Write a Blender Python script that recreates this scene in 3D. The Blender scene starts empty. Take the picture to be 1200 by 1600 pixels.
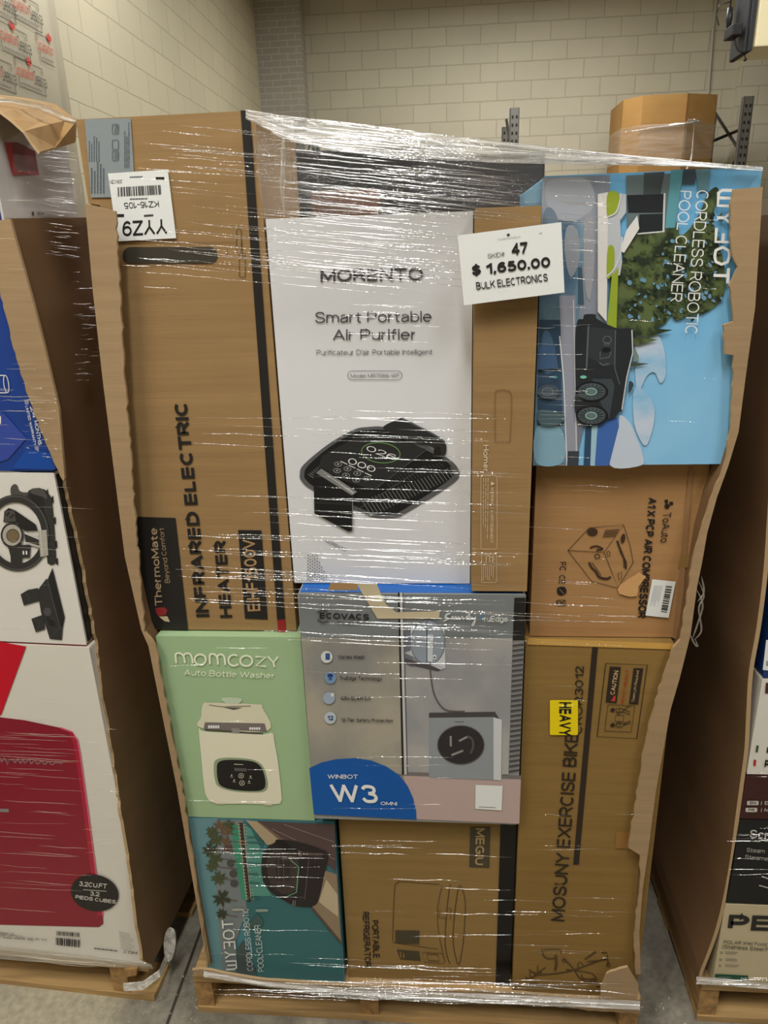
import bpy, bmesh, math, random
from mathutils import Vector, Matrix, noise
random.seed(11)
S = bpy.context.scene
COL = S.collection
V3 = Vector

# ---------------------------------------------------------------- camera
FOC = 1130.0                      # focal length in pixels of the 1200x1600 frame
PITCH, ROLL, YAW = math.radians(19.45), math.radians(-1.9), math.radians(5.0)
EYE = V3((0.0, -1.20, 1.70))
FWD = V3((-math.sin(YAW)*math.cos(PITCH), math.cos(YAW)*math.cos(PITCH), -math.sin(PITCH)))
_r = V3((math.cos(YAW), math.sin(YAW), 0)); _u = _r.cross(FWD)
RGT = _r*math.cos(ROLL) + _u*math.sin(ROLL); UPV = RGT.cross(FWD)
cam = bpy.data.cameras.new('camera'); cam_o = bpy.data.objects.new('camera', cam); COL.objects.link(cam_o)
cam.sensor_fit = 'VERTICAL'; cam.sensor_height = 36; cam.sensor_width = 27; cam.lens = 36*FOC/1600
cam.clip_start = 0.02
cam_o.matrix_world = Matrix(((RGT.x, UPV.x, -FWD.x, EYE.x), (RGT.y, UPV.y, -FWD.y, EYE.y), (RGT.z, UPV.z, -FWD.z, EYE.z), (0, 0, 0, 1)))
S.camera = cam_o

# ---------------------------------------------------------------- world, lamps, exposure
S.view_settings.view_transform = 'Standard'; S.view_settings.look = 'None'
S.view_settings.gamma = 1; S.view_settings.use_curve_mapping = False
S.view_settings.exposure = 0.0
W = bpy.data.worlds.new('world'); S.world = W; W.use_nodes = True
W.node_tree.nodes['Background'].inputs[0].default_value = (1.0, 0.93, 0.80, 1)
W.node_tree.nodes['Background'].inputs[1].default_value = 0.05
CEIL = 5.6
#        x     y     z  size x size y watts
LAMPS = [(-0.12, -1.65, 4.5, 0.30, 1.2, 68), (-1.62, -2.2, 4.5, 0.30, 2.4, 66), (1.75, -2.2, 4.5, 0.30, 2.4, 56),
         (-1.45, 3.5, 4.4, 0.30, 1.6, 36), (1.9, 3.2, 4.4, 1.2, 0.30, 66), (0.9, 6.5, 4.5, 2.4, 0.30, 108)]
LAMP_COL = (1.0, 0.985, 0.945)

# ---------------------------------------------------------------- materials
def lin(c):
    c /= 255.0
    return c/12.92 if c <= 0.04045 else ((c+0.055)/1.055)**2.4
MATS = {}
def nd(nt, t, **kw):
    n = nt.nodes.new(t)
    for k, v in kw.items(): setattr(n, k, v)
    return n
def newmat(name):
    m = bpy.data.materials.new(name); m.use_nodes = True; MATS[name] = m
    return m, m.node_tree, m.node_tree.nodes['Principled BSDF']
def mat(rgb, rough=0.5, metal=0.0, var=0.06, scale=9.0, spec=0.4):
    """plain printed / painted surface with slight uneven tone"""
    key = 'p%02x%02x%02x_%d_%d_%d' % (*[int(max(0, min(255, c))) for c in rgb], rough*100, metal*100, var*100)
    if key in MATS: return MATS[key]
    m, nt, b = newmat(key)
    c = [lin(x) for x in rgb]
    n = nd(nt, 'ShaderNodeTexNoise'); n.inputs['Scale'].default_value = scale; n.inputs['Detail'].default_value = 3
    tc = nd(nt, 'ShaderNodeTexCoord'); nt.links.new(tc.outputs['Object'], n.inputs['Vector'])
    mx = nd(nt, 'ShaderNodeMixRGB'); mx.inputs[1].default_value = (*[x*(1-var) for x in c], 1); mx.inputs[2].default_value = (*[min(1, x*(1+var)) for x in c], 1)
    nt.links.new(n.outputs['Fac'], mx.inputs[0]); nt.links.new(mx.outputs[0], b.inputs['Base Color'])
    b.inputs['Roughness'].default_value = rough; b.inputs['Metallic'].default_value = metal
    b.inputs['Specular IOR Level'].default_value = spec
    return m
def cardboard(name, rgb, streak=40.0, var=0.13, bump=0.12):
    if name in MATS: return MATS[name]
    m, nt, b = newmat(name)
    c = [lin(x) for x in rgb]
    tc = nd(nt, 'ShaderNodeTexCoord')
    mp = nd(nt, 'ShaderNodeMapping'); mp.inputs['Scale'].default_value = (1.5, 1.5, streak); nt.links.new(tc.outputs['Object'], mp.inputs[0])
    n = nd(nt, 'ShaderNodeTexNoise'); n.inputs['Scale'].default_value = 2.2; n.inputs['Detail'].default_value = 5; nt.links.new(mp.outputs[0], n.inputs['Vector'])
    n2 = nd(nt, 'ShaderNodeTexNoise'); n2.inputs['Scale'].default_value = 4.0; n2.inputs['Detail'].default_value = 4; nt.links.new(tc.outputs['Object'], n2.inputs['Vector'])
    ad = nd(nt, 'ShaderNodeMath', operation='ADD'); nt.links.new(n.outputs['Fac'], ad.inputs[0]); nt.links.new(n2.outputs['Fac'], ad.inputs[1])
    hf = nd(nt, 'ShaderNodeMath', operation='MULTIPLY'); hf.inputs[1].default_value = 0.5; nt.links.new(ad.outputs[0], hf.inputs[0])
    r = nd(nt, 'ShaderNodeValToRGB'); r.color_ramp.elements[0].position = 0.3; r.color_ramp.elements[1].position = 0.7
    r.color_ramp.elements[0].color = (*[x*(1-var) for x in c], 1); r.color_ramp.elements[1].color = (*[x*(1+var) for x in c], 1)
    nt.links.new(hf.outputs[0], r.inputs[0]); nt.links.new(r.outputs[0], b.inputs['Base Color'])
    b.inputs['Roughness'].default_value = 0.72; b.inputs['Specular IOR Level'].default_value = 0.25
    bp = nd(nt, 'ShaderNodeBump'); bp.inputs['Strength'].default_value = bump; bp.inputs['Distance'].default_value = 0.01
    nt.links.new(hf.outputs[0], bp.inputs['Height']); nt.links.new(bp.outputs[0], b.inputs['Normal'])
    return m
def wood(name, rgb, axis=0):
    if name in MATS: return MATS[name]
    m, nt, b = newmat(name)
    c = [lin(x) for x in rgb]
    tc = nd(nt, 'ShaderNodeTexCoord'); mp = nd(nt, 'ShaderNodeMapping')
    s = [38, 38, 38]; s[axis] = 2.5; mp.inputs['Scale'].default_value = s; nt.links.new(tc.outputs['Object'], mp.inputs[0])
    n = nd(nt, 'ShaderNodeTexNoise'); n.inputs['Scale'].default_value = 1.2; n.inputs['Detail'].default_value = 6; n.inputs['Distortion'].default_value = 0.6; nt.links.new(mp.outputs[0], n.inputs['Vector'])
    r = nd(nt, 'ShaderNodeValToRGB'); r.color_ramp.elements[0].position = 0.3; r.color_ramp.elements[1].position = 0.68
    r.color_ramp.elements[0].color = (*[x*0.55 for x in c], 1); r.color_ramp.elements[1].color = (*[min(1, x*1.2) for x in c], 1)
    nt.links.new(n.outputs['Fac'], r.inputs[0]); nt.links.new(r.outputs[0], b.inputs['Base Color'])
    b.inputs['Roughness'].default_value = 0.75
    bp = nd(nt, 'ShaderNodeBump'); bp.inputs['Strength'].default_value = 0.25; bp.inputs['Distance'].default_value = 0.004
    nt.links.new(n.outputs['Fac'], bp.inputs['Height']); nt.links.new(bp.outputs[0], b.inputs['Normal'])
    return m
def blocks(name, rgb, joint, plane, bw, rh, mortar, bump=0.5, blotch=0.10):
    m, nt, b = newmat(name)
    c = [lin(x) for x in rgb]; j = [lin(x) for x in joint]
    tc = nd(nt, 'ShaderNodeTexCoord'); sx = nd(nt, 'ShaderNodeSeparateXYZ'); cx = nd(nt, 'ShaderNodeCombineXYZ')
    nt.links.new(tc.outputs['Object'], sx.inputs[0])
    nt.links.new(sx.outputs[0 if plane == 'xz' else 1], cx.inputs[0]); nt.links.new(sx.outputs[2], cx.inputs[1])
    wob = nd(nt, 'ShaderNodeTexNoise'); wob.inputs['Scale'].default_value = 6; nt.links.new(cx.outputs[0], wob.inputs['Vector'])
    wm = nd(nt, 'ShaderNodeMixRGB', blend_type='LINEAR_LIGHT'); wm.inputs[0].default_value = 0.006
    nt.links.new(cx.outputs[0], wm.inputs[1]); nt.links.new(wob.outputs['Color'], wm.inputs[2])
    br = nd(nt, 'ShaderNodeTexBrick'); br.inputs['Scale'].default_value = 1; br.inputs['Brick Width'].default_value = bw; br.inputs['Row Height'].default_value = rh
    br.inputs['Mortar Size'].default_value = mortar; br.inputs['Mortar Smooth'].default_value = 0.3; br.inputs['Bias'].default_value = -0.2
    br.inputs['Color1'].default_value = (*[x*0.96 for x in c], 1); br.inputs['Color2'].default_value = (*[x*1.03 for x in c], 1); br.inputs['Mortar'].default_value = (*j, 1)
    nt.links.new(wm.outputs[0], br.inputs['Vector'])
    n = nd(nt, 'ShaderNodeTexNoise'); n.inputs['Scale'].default_value = 1.1; n.inputs['Detail'].default_value = 6; nt.links.new(tc.outputs['Object'], n.inputs['Vector'])
    mr = nd(nt, 'ShaderNodeMapRange'); mr.inputs[1].default_value = 0.3; mr.inputs[2].default_value = 0.7; mr.inputs[3].default_value = 1-blotch; mr.inputs[4].default_value = 1.0
    nt.links.new(n.outputs['Fac'], mr.inputs[0])
    mul = nd(nt, 'ShaderNodeMixRGB', blend_type='MULTIPLY'); mul.inputs[0].default_value = 1
    nt.links.new(br.outputs['Color'], mul.inputs[1]); nt.links.new(mr.outputs[0], mul.inputs[2]); nt.links.new(mul.outputs[0], b.inputs['Base Color'])
    b.inputs['Roughness'].default_value = 0.6
    inv = nd(nt, 'ShaderNodeMath', operation='SUBTRACT'); inv.inputs[0].default_value = 1; nt.links.new(br.outputs['Fac'], inv.inputs[1])
    bp = nd(nt, 'ShaderNodeBump'); bp.inputs['Strength'].default_value = bump; bp.inputs['Distance'].default_value = 0.006
    nt.links.new(inv.outputs[0], bp.inputs['Height']); nt.links.new(bp.outputs[0], b.inputs['Normal'])
    return m
def film(name, white=0.0, gloss=0.08, rough=0.12, clear=0.9, bump=0.35, tint=(1, 1, 1), stretch=(0.8, 1, 90)):
    """clear plastic stretch film: mostly see-through, glossy, wrinkled along its length"""
    m, nt, b = newmat(name); nt.nodes.remove(b)
    out = nt.nodes['Material Output']
    tr = nd(nt, 'ShaderNodeBsdfTransparent'); tr.inputs[0].default_value = (*tint, 1)
    gl = nd(nt, 'ShaderNodeBsdfGlossy'); gl.inputs['Roughness'].default_value = rough; gl.inputs[0].default_value = (1, 1, 1, 1)
    df = nd(nt, 'ShaderNodeBsdfDiffuse'); df.inputs[0].default_value = (0.85, 0.83, 0.78, 1)
    tc = nd(nt, 'ShaderNodeTexCoord'); mp = nd(nt, 'ShaderNodeMapping'); mp.inputs['Scale'].default_value = stretch
    mp.inputs['Rotation'].default_value = (0, math.radians(3), 0)
    nt.links.new(tc.outputs['Object'], mp.inputs[0])
    n = nd(nt, 'ShaderNodeTexNoise'); n.inputs['Scale'].default_value = 1.6; n.inputs['Detail'].default_value = 5; n.inputs['Roughness'].default_value = 0.65; nt.links.new(mp.outputs[0], n.inputs['Vector'])
    bp = nd(nt, 'ShaderNodeBump'); bp.inputs['Strength'].default_value = bump; bp.inputs['Distance'].default_value = 0.02
    nt.links.new(n.outputs['Fac'], bp.inputs['Height']); nt.links.new(bp.outputs[0], gl.inputs['Normal'])
    m1 = nd(nt, 'ShaderNodeMixShader'); m1.inputs[0].default_value = gloss
    m2 = nd(nt, 'ShaderNodeMixShader')
    r = nd(nt, 'ShaderNodeMapRange'); r.inputs[1].default_value = 0.42; r.inputs[2].default_value = 0.75; r.inputs[3].default_value = white*0.35; r.inputs[4].default_value = white*1.6
    nt.links.new(n.outputs['Fac'], r.inputs[0]); nt.links.new(r.outputs[0], m2.inputs[0])
    nt.links.new(tr.outputs[0], m2.inputs[1]); nt.links.new(df.outputs[0], m2.inputs[2])
    nt.links.new(m2.outputs[0], m1.inputs[1]); nt.links.new(gl.outputs[0], m1.inputs[2])
    nt.links.new(m1.outputs[0], out.inputs['Surface'])
    return m

def twotone(name, rgb1, rgb2, scale=3.0, stretch=(1, 1, 1), lo=0.4, hi=0.62, rough=0.35):
    """printed picture ground that drifts between two inks"""
    if name in MATS: return MATS[name]
    m, nt, b = newmat(name)
    tc = nd(nt, 'ShaderNodeTexCoord'); mp = nd(nt, 'ShaderNodeMapping'); mp.inputs['Scale'].default_value = stretch; nt.links.new(tc.outputs['Object'], mp.inputs[0])
    n = nd(nt, 'ShaderNodeTexNoise'); n.inputs['Scale'].default_value = scale; n.inputs['Detail'].default_value = 5; n.inputs['Roughness'].default_value = 0.55; nt.links.new(mp.outputs[0], n.inputs['Vector'])
    r = nd(nt, 'ShaderNodeValToRGB'); r.color_ramp.elements[0].position = lo; r.color_ramp.elements[1].position = hi
    r.color_ramp.elements[0].color = (*[lin(x) for x in rgb1], 1); r.color_ramp.elements[1].color = (*[lin(x) for x in rgb2], 1)
    nt.links.new(n.outputs['Fac'], r.inputs[0]); nt.links.new(r.outputs[0], b.inputs['Base Color']); b.inputs['Roughness'].default_value = rough
    return m
CB = cardboard('kraft_board', (154, 123, 82))
CB_TAN = cardboard('pale_kraft_board', (164, 137, 104))
CB_BIN = cardboard('bin_board', (124, 95, 66), streak=6)
CB_GOLD = cardboard('golden_kraft_board', (140, 110, 60))
CB_RED = cardboard('reddish_kraft_board', (170, 129, 84))
CB_EDGE = mat((178, 150, 112), 0.8)
CB_OLIVE = cardboard('olive_kraft_board', (146, 117, 70))
INK = mat((34, 31, 30), 0.5)
WHITE = mat((236, 236, 234), 0.45, var=0.02)
PAPER = mat((232, 234, 232), 0.55, var=0.015)
BLACK = mat((28, 27, 27), 0.42)
FILM = film('stretch_film', white=0.03, gloss=0.05, rough=0.10, bump=0.5)
FOLD = film('gathered_film', white=0.10, gloss=0.50, rough=0.13, bump=0.25, stretch=(6, 6, 40))
BAND = film('bunched_film_band', white=0.62, gloss=0.25, rough=0.2, bump=0.9, stretch=(1.2, 1, 120))
TAPE = film('clear_packing_tape', white=0.10, gloss=0.10, rough=0.2, bump=0.1, tint=(0.97, 0.92, 0.82))

# ---------------------------------------------------------------- helpers
def tag(o, label=None, cat=None, group=None, kind=None):
    if label: o['label'] = label
    if cat: o['category'] = cat
    if group: o['group'] = group
    if kind: o['kind'] = kind
    return o
def thing(name, loc, label, cat, group=None):
    o = bpy.data.objects.new(name, None); COL.objects.link(o); o.location = loc; o.empty_display_size = 0.05
    return tag(o, label, cat, group)
def root_loc(o):
    p = V3((0, 0, 0))
    while o: p = p + V3(o.location); o = o.parent
    return p

class Face:
    """an upright plane in the room through point p, facing the aisle; turns a measured picture point into the point on that plane"""
    def __init__(s, y=0.0, x0=0.0, ang=0.0):
        s.n = V3((math.sin(ang), -math.cos(ang), 0)); s.p = V3((x0, y, 0))
    def at(s, x, y, off=0.0):
        d = FWD + RGT*((x-600)/FOC) - UPV*((y-800)/FOC)
        t = (s.p + s.n*off - EYE).dot(s.n)/d.dot(s.n)
        return EYE + d*t
def ground(x, y, z=0.0):
    d = FWD + RGT*((x-600)/FOC) - UPV*((y-800)/FOC)
    return EYE + d*((z-EYE.z)/d.z)

class MB:
    def __init__(s): s.v = []; s.f = []; s.m = []; s.mats = []
    def mi(s, m):
        if m not in s.mats: s.mats.append(m)
        return s.mats.index(m)
    def add(s, vs, fs, m):
        b = len(s.v); s.v += [V3(v) for v in vs]; k = s.mi(m)
        for f in fs: s.f.append(tuple(b+i for i in f)); s.m.append(k)
    def poly(s, pts, m): s.add(pts, [tuple(range(len(pts)))], m)
    def prism(s, a, d, m, medge=None):
        """outline a (world points) pushed along vector d"""
        d = V3(d); n = len(a); vs = [V3(p) for p in a]+[V3(p)+d for p in a]
        s.add(vs, [tuple(range(n)), tuple(range(2*n-1, n-1, -1))], m)
        s.add(vs, [(i, i+n, (i+1) % n+n, (i+1) % n) for i in range(n)], medge or m)
    def box(s, a, b, m):
        (x0, y0, z0), (x1, y1, z1) = a, b
        vs = [(x0, y0, z0), (x1, y0, z0), (x1, y1, z0), (x0, y1, z0), (x0, y0, z1), (x1, y0, z1), (x1, y1, z1), (x0, y1, z1)]
        s.add(vs, [(0, 3, 2, 1), (4, 5, 6, 7), (0, 1, 5, 4), (1, 2, 6, 5), (2, 3, 7, 6), (3, 0, 4, 7)], m)
    def tube(s, pts, r, m, n=8, cap=True):
        pts = [V3(p) for p in pts]; R = r if isinstance(r, (list, tuple)) else [r]*len(pts)
        vs = []; fs = []
        for i, p in enumerate(pts):
            t = (pts[min(i+1, len(pts)-1)]-pts[max(i-1, 0)]).normalized()
            a = t.cross(V3((0, 0, 1)) if abs(t.z) < 0.9 else V3((1, 0, 0))).normalized(); b = t.cross(a)
            for k in range(n):
                q = 2*math.pi*k/n; vs.append(p+(a*math.cos(q)+b*math.sin(q))*R[i])
        for i in range(len(pts)-1):
            for k in range(n): fs.append((i*n+k, i*n+(k+1) % n, (i+1)*n+(k+1) % n, (i+1)*n+k))
        if cap: fs += [tuple(range(n-1, -1, -1)), tuple((len(pts)-1)*n+k for k in range(n))]
        s.add(vs, fs, m)
    def ridge(s, pts, w, h, m, nrm=V3((0, -1, 0))):
        """a gathered fold of film: a low half-round ridge lying on a sheet"""
        pts = [V3(p) for p in pts]; vs = []; fs = []; k = 5
        for i, p in enumerate(pts):
            t = (pts[min(i+1, len(pts)-1)]-pts[max(i-1, 0)]).normalized(); up = nrm.cross(t).normalized()
            tap = min(1.0, 4*min(i, len(pts)-1-i)/max(1, len(pts)-1)+0.08)
            for j in range(k):
                q = math.pi*j/(k-1); vs.append(p+up*(-math.cos(q)*w*tap)+nrm*(math.sin(q)*h*tap))
        for i in range(len(pts)-1):
            for j in range(k-1): fs.append((i*k+j, i*k+j+1, (i+1)*k+j+1, (i+1)*k+j))
        s.add(vs, fs, m)
    def build(s, name, parent=None, loc=None, bevel=0.0, smooth=False, kind=None):
        org = root_loc(parent) if parent else V3(loc or (0, 0, 0))
        me = bpy.data.meshes.new(name); me.from_pydata([v-org for v in s.v], [], s.f)
        for m in s.mats: me.materials.append(m)
        me.polygons.foreach_set('material_index', s.m)
        if smooth: me.polygons.foreach_set('use_smooth', [True]*len(s.f))
        me.update()
        if bevel:
            bm = bmesh.new(); bm.from_mesh(me)
            bmesh.ops.recalc_face_normals(bm, faces=bm.faces)
            bmesh.ops.bevel(bm, geom=list(bm.edges), offset=bevel, segments=2, affect='EDGES', profile=0.6)
            bm.to_mesh(me); bm.free()
        o = bpy.data.objects.new(name, me); COL.objects.link(o)
        if parent: o.parent = parent
        else: o.location = org
        if kind: o['kind'] = kind
        return o

def smooth_loop(pts, n=5, closed=True):
    out = []; L = len(pts)
    for i in range(L if closed else L-1):
        g = lambda k: pts[k % L] if closed else pts[max(0, min(L-1, k))]
        p0, p1, p2, p3 = g(i-1), g(i), g(i+1), g(i+2)
        for j in range(n):
            t = j/n
            out.append(tuple(0.5*(2*p1[q]+(p2[q]-p0[q])*t+(2*p0[q]-5*p1[q]+4*p2[q]-p3[q])*t*t+(3*p1[q]-p0[q]-3*p2[q]+p3[q])*t**3) for q in range(2)))
    if not closed: out.append(tuple(pts[-1]))
    return out
def torn(pts, step=7, amp=1.6):
    """ragged line through pts"""
    out = []
    for a, b in zip(pts[:-1], pts[1:]):
        L = math.hypot(b[0]-a[0], b[1]-a[1]); k = max(1, int(L/step))
        for i in range(k):
            t = i/k; out.append((a[0]+(b[0]-a[0])*t+random.uniform(-amp, amp), a[1]+(b[1]-a[1])*t+random.uniform(-amp, amp)*0.4))
    out.append(pts[-1])
    return out
def arc(cx, cy, rx, ry, a0, a1, n=9):
    return [(cx+rx*math.cos(math.radians(a0+(a1-a0)*k/n)), cy+ry*math.sin(math.radians(a0+(a1-a0)*k/n))) for k in range(n+1)]
def sl(*p): return list(p)
O_ = arc(.5, .5, .5, .5, 90, 450, 24)
o_ = arc(.5, .36, .5, .36, 90, 450, 20)
XH = .72
# plain sans lettering: centre lines of every stroke in a 1 x 1 box (capitals), lower case to .72
GLY = {
 'A': (.92, [sl((0, 0), (.5, 1)), sl((.5, 1), (1, 0)), sl((.17, .32), (.83, .32))]),
 'B': (.8, [sl((0, 0), (0, 1), (.55, 1))+arc(.55, .76, .38, .24, 90, -90)+[(0, .52)], [(.2, .52), (.58, .52)]+arc(.58, .26, .42, .26, 90, -90)+[(0, 0)]]),
 'C': (.88, [arc(.52, .5, .52, .5, 48, 312, 18)]), 'D': (.86, [sl((0, 0), (0, 1), (.42, 1))+arc(.42, .5, .58, .5, 90, -90, 14)+[(0, 0)]]),
 'E': (.72, [sl((1, 1), (0, 1), (0, 0), (1, 0)), sl((0, .52), (.92, .52))]), 'F': (.68, [sl((1, 1), (0, 1), (0, 0)), sl((0, .5), (.9, .5))]),
 'G': (.92, [arc(.52, .5, .52, .5, 48, 340, 18), sl((.55, .46), (1, .46), (1, .05))]), 'H': (.82, [sl((0, 0), (0, 1)), sl((1, 0), (1, 1)), sl((0, .52), (1, .52))]),
 'I': (.01, [sl((.5, 0), (.5, 1))]), 'J': (.6, [sl((1, 1), (1, .3))+arc(.5, .3, .5, .3, 0, -170)]), 'K': (.84, [sl((0, 0), (0, 1)), sl((1, 1), (.05, .4)), sl((.36, .6), (1, 0))]),
 'L': (.66, [sl((0, 1), (0, 0), (1, 0))]), 'M': (1.0, [sl((0, 0), (0, 1)), sl((0, 1), (.5, .12)), sl((.5, .12), (1, 1)), sl((1, 1), (1, 0))]),
 'N': (.84, [sl((0, 0), (0, 1)), sl((0, 1), (1, 0)), sl((1, 0), (1, 1))]), 'O': (1.0, [O_]), 'P': (.76, [sl((0, 0), (0, 1), (.55, 1))+arc(.55, .72, .45, .28, 90, -90)+[(0, .44)]]),
 'Q': (1.0, [O_, sl((.62, .3), (1, 0))]), 'R': (.8, [sl((0, 0), (0, 1), (.55, 1))+arc(.55, .73, .43, .27, 90, -90)+[(0, .46)], sl((.55, .46), (1, 0))]),
 'S': (.8, [smooth_loop([(.95, .76), (.8, .95), (.5, 1), (.15, .93), (.05, .75), (.2, .57), (.5, .5), (.85, .42), (1, .25), (.85, .06), (.5, 0), (.15, .06), (0, .26)], 3, False)]),
 'T': (.8, [sl((0, 1), (1, 1)), sl((.5, 1), (.5, 0))]), 'U': (.82, [sl((0, 1), (0, .4))+arc(.5, .4, .5, .4, 180, 360, 12)+[(1, 1)]]), 'V': (.9, [sl((0, 1), (.5, 0)), sl((.5, 0), (1, 1))]),
 'W': (1.35, [sl((0, 1), (.26, 0)), sl((.26, 0), (.5, 1)), sl((.5, 1), (.74, 0)), sl((.74, 0), (1, 1))]), 'X': (.86, [sl((0, 0), (1, 1)), sl((0, 1), (1, 0))]),
 'Y': (.86, [sl((0, 1), (.5, .45)), sl((1, 1), (.5, .45)), sl((.5, .5), (.5, 0))]), 'Z': (.78, [sl((0, 1), (1, 1)), sl((1, 1), (0, 0)), sl((0, 0), (1, 0))]),
 '0': (.72, [O_]), '1': (.42, [sl((0, .74), (1, .98)), sl((1, 1), (1, 0))]), '2': (.7, [smooth_loop([(.04, .7), (.15, .93), (.5, 1), (.88, .92), (.96, .7), (.8, .48), (.35, .2), (.02, 0)], 3, False), sl((0, 0), (1, 0))]),
 '3': (.7, [smooth_loop([(.05, .8), (.2, .96), (.5, 1), (.85, .93), (.93, .75), (.8, .58), (.45, .53)], 3, False), smooth_loop([(.45, .53), (.85, .46), (1, .26), (.85, .06), (.5, 0), (.18, .04), (0, .22)], 3, False)]),
 '4': (.78, [sl((.74, 0), (.74, 1)), sl((.74, 1), (0, .28)), sl((0, .26), (1, .26))]), '5': (.7, [sl((.9, 1), (.18, 1), (.06, .5)), smooth_loop([(.06, .5), (.3, .62), (.6, .62), (.9, .5), (1, .3), (.88, .08), (.5, 0), (.15, .05), (0, .2)], 3, False)]),
 '6': (.7, [arc(.5, .31, .5, .31, 90, 450, 20), smooth_loop([(.92, .84), (.75, .97), (.5, 1), (.2, .88), (.03, .6), (0, .33)], 3, False)]), '7': (.7, [sl((0, 1), (1, 1)), sl((1, 1), (.3, 0))]),
 '8': (.7, [arc(.5, .27, .5, .27, 90, 450, 18), arc(.5, .77, .43, .23, 90, 450, 18)]), '9': (.7, [arc(.5, .69, .5, .31, 90, 450, 20), smooth_loop([(.08, .16), (.25, .03), (.5, 0), (.8, .12), (.97, .4), (1, .67)], 3, False)]),
 'a': (.62, [smooth_loop([(.06, .55), (.2, .69), (.5, XH), (.85, .64), (.95, .45)], 3, False)+[(.95, 0)], smooth_loop([(.95, .44), (.5, .41), (.1, .32), (0, .18), (.12, .04), (.4, 0), (.75, .08), (.95, .26)], 3, False)]),
 'b': (.68, [sl((0, 0), (0, 1)), o_]), 'c': (.62, [arc(.52, .36, .52, .36, 48, 312, 14)]), 'd': (.68, [sl((1, 0), (1, 1)), o_]), 'e': (.68, [[(0, .38), (1, .38)]+arc(.5, .36, .5, .36, 5, 315, 16)]),
 'f': (.4, [smooth_loop([(1, .97), (.7, 1), (.42, .9), (.38, .75)], 3, False)+[(.38, 0)], sl((0, .68), (.95, .68))]), 'g': (.68, [o_, [(1, XH), (1, -.02)]+arc(.5, -.02, .5, .24, 0, -160)]),
 'h': (.62, [sl((0, 0), (0, 1)), arc(.5, .42, .5, .3, 180, 0)+[(1, 0)]]), 'i': (.01, [sl((.5, 0), (.5, XH)), sl((.5, .9), (.5, 1))]), 'j': (.3, [sl((1, XH), (1, -.1), (.2, -.24)), sl((1, .9), (1, 1))]),
 'k': (.6, [sl((0, 0), (0, 1)), sl((.95, XH), (.05, .28)), sl((.35, .44), (1, 0))]), 'l': (.01, [sl((.5, 0), (.5, 1))]), 'm': (1.05, [sl((0, 0), (0, XH)), arc(.25, .44, .25, .28, 180, 0)+[(.5, 0)], arc(.75, .44, .25, .28, 180, 0)+[(1, 0)]]),
 'n': (.62, [sl((0, 0), (0, XH)), arc(.5, .42, .5, .3, 180, 0)+[(1, 0)]]), 'o': (.7, [o_]), 'p': (.68, [sl((0, XH), (0, -.26)), o_]), 'q': (.68, [sl((1, XH), (1, -.26)), o_]), 'r': (.36, [sl((0, 0), (0, XH)), arc(.8, .34, .8, .36, 175, 95)]),
 's': (.58, [smooth_loop([(.92, .56), (.75, .69), (.5, XH), (.15, .66), (.06, .53), (.25, .41), (.6, .34), (.95, .26), (.98, .15), (.8, .03), (.5, 0), (.15, .04), (0, .17)], 3, False)]),
 't': (.4, [[(.4, .95), (.4, .2)]+smooth_loop([(.4, .2), (.5, .04), (.75, 0), (1, .03)], 3, False), sl((0, .68), (.95, .68))]), 'u': (.62, [[(0, XH), (0, .3)]+arc(.5, .3, .5, .3, 180, 360), sl((1, XH), (1, 0))]),
 'v': (.66, [sl((0, XH), (.5, 0)), sl((.5, 0), (1, XH))]), 'w': (.98, [sl((0, XH), (.26, 0)), sl((.26, 0), (.5, XH)), sl((.5, XH), (.74, 0)), sl((.74, 0), (1, XH))]), 'x': (.64, [sl((0, 0), (1, XH)), sl((0, XH), (1, 0))]),
 'y': (.66, [sl((0, XH), (.5, .02)), sl((1, XH), (.3, -.26))]), 'z': (.58, [sl((0, XH), (1, XH)), sl((1, XH), (0, 0)), sl((0, 0), (1, 0))]),
 '.': (.01, [sl((.5, 0), (.5, .04))]), ',': (.08, [sl((.7, .06), (.1, -.2))]), '-': (.36, [sl((0, .4), (1, .4))]), ':': (.01, [sl((.5, 0), (.5, .06)), sl((.5, .6), (.5, .66))]), "'": (.01, [sl((.5, .75), (.5, 1))]),
 '/': (.45, [sl((0, -.05), (1, 1.05))]), '(': (.25, [arc(1.1, .4, 1, .68, 120, 240)]), '#': (.7, [sl((.2, 0), (.4, 1)), sl((.6, 0), (.8, 1)), sl((0, .33), (.95, .33)), sl((.05, .67), (1, .67))]),
 '$': (.72, [smooth_loop([(.95, .74), (.8, .9), (.5, .95), (.15, .88), (.05, .72), (.2, .57), (.5, .5), (.85, .42), (1, .27), (.85, .1), (.5, .05), (.15, .1), (0, .28)], 3, False), sl((.5, -.1), (.5, 1.1))]),
}
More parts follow.
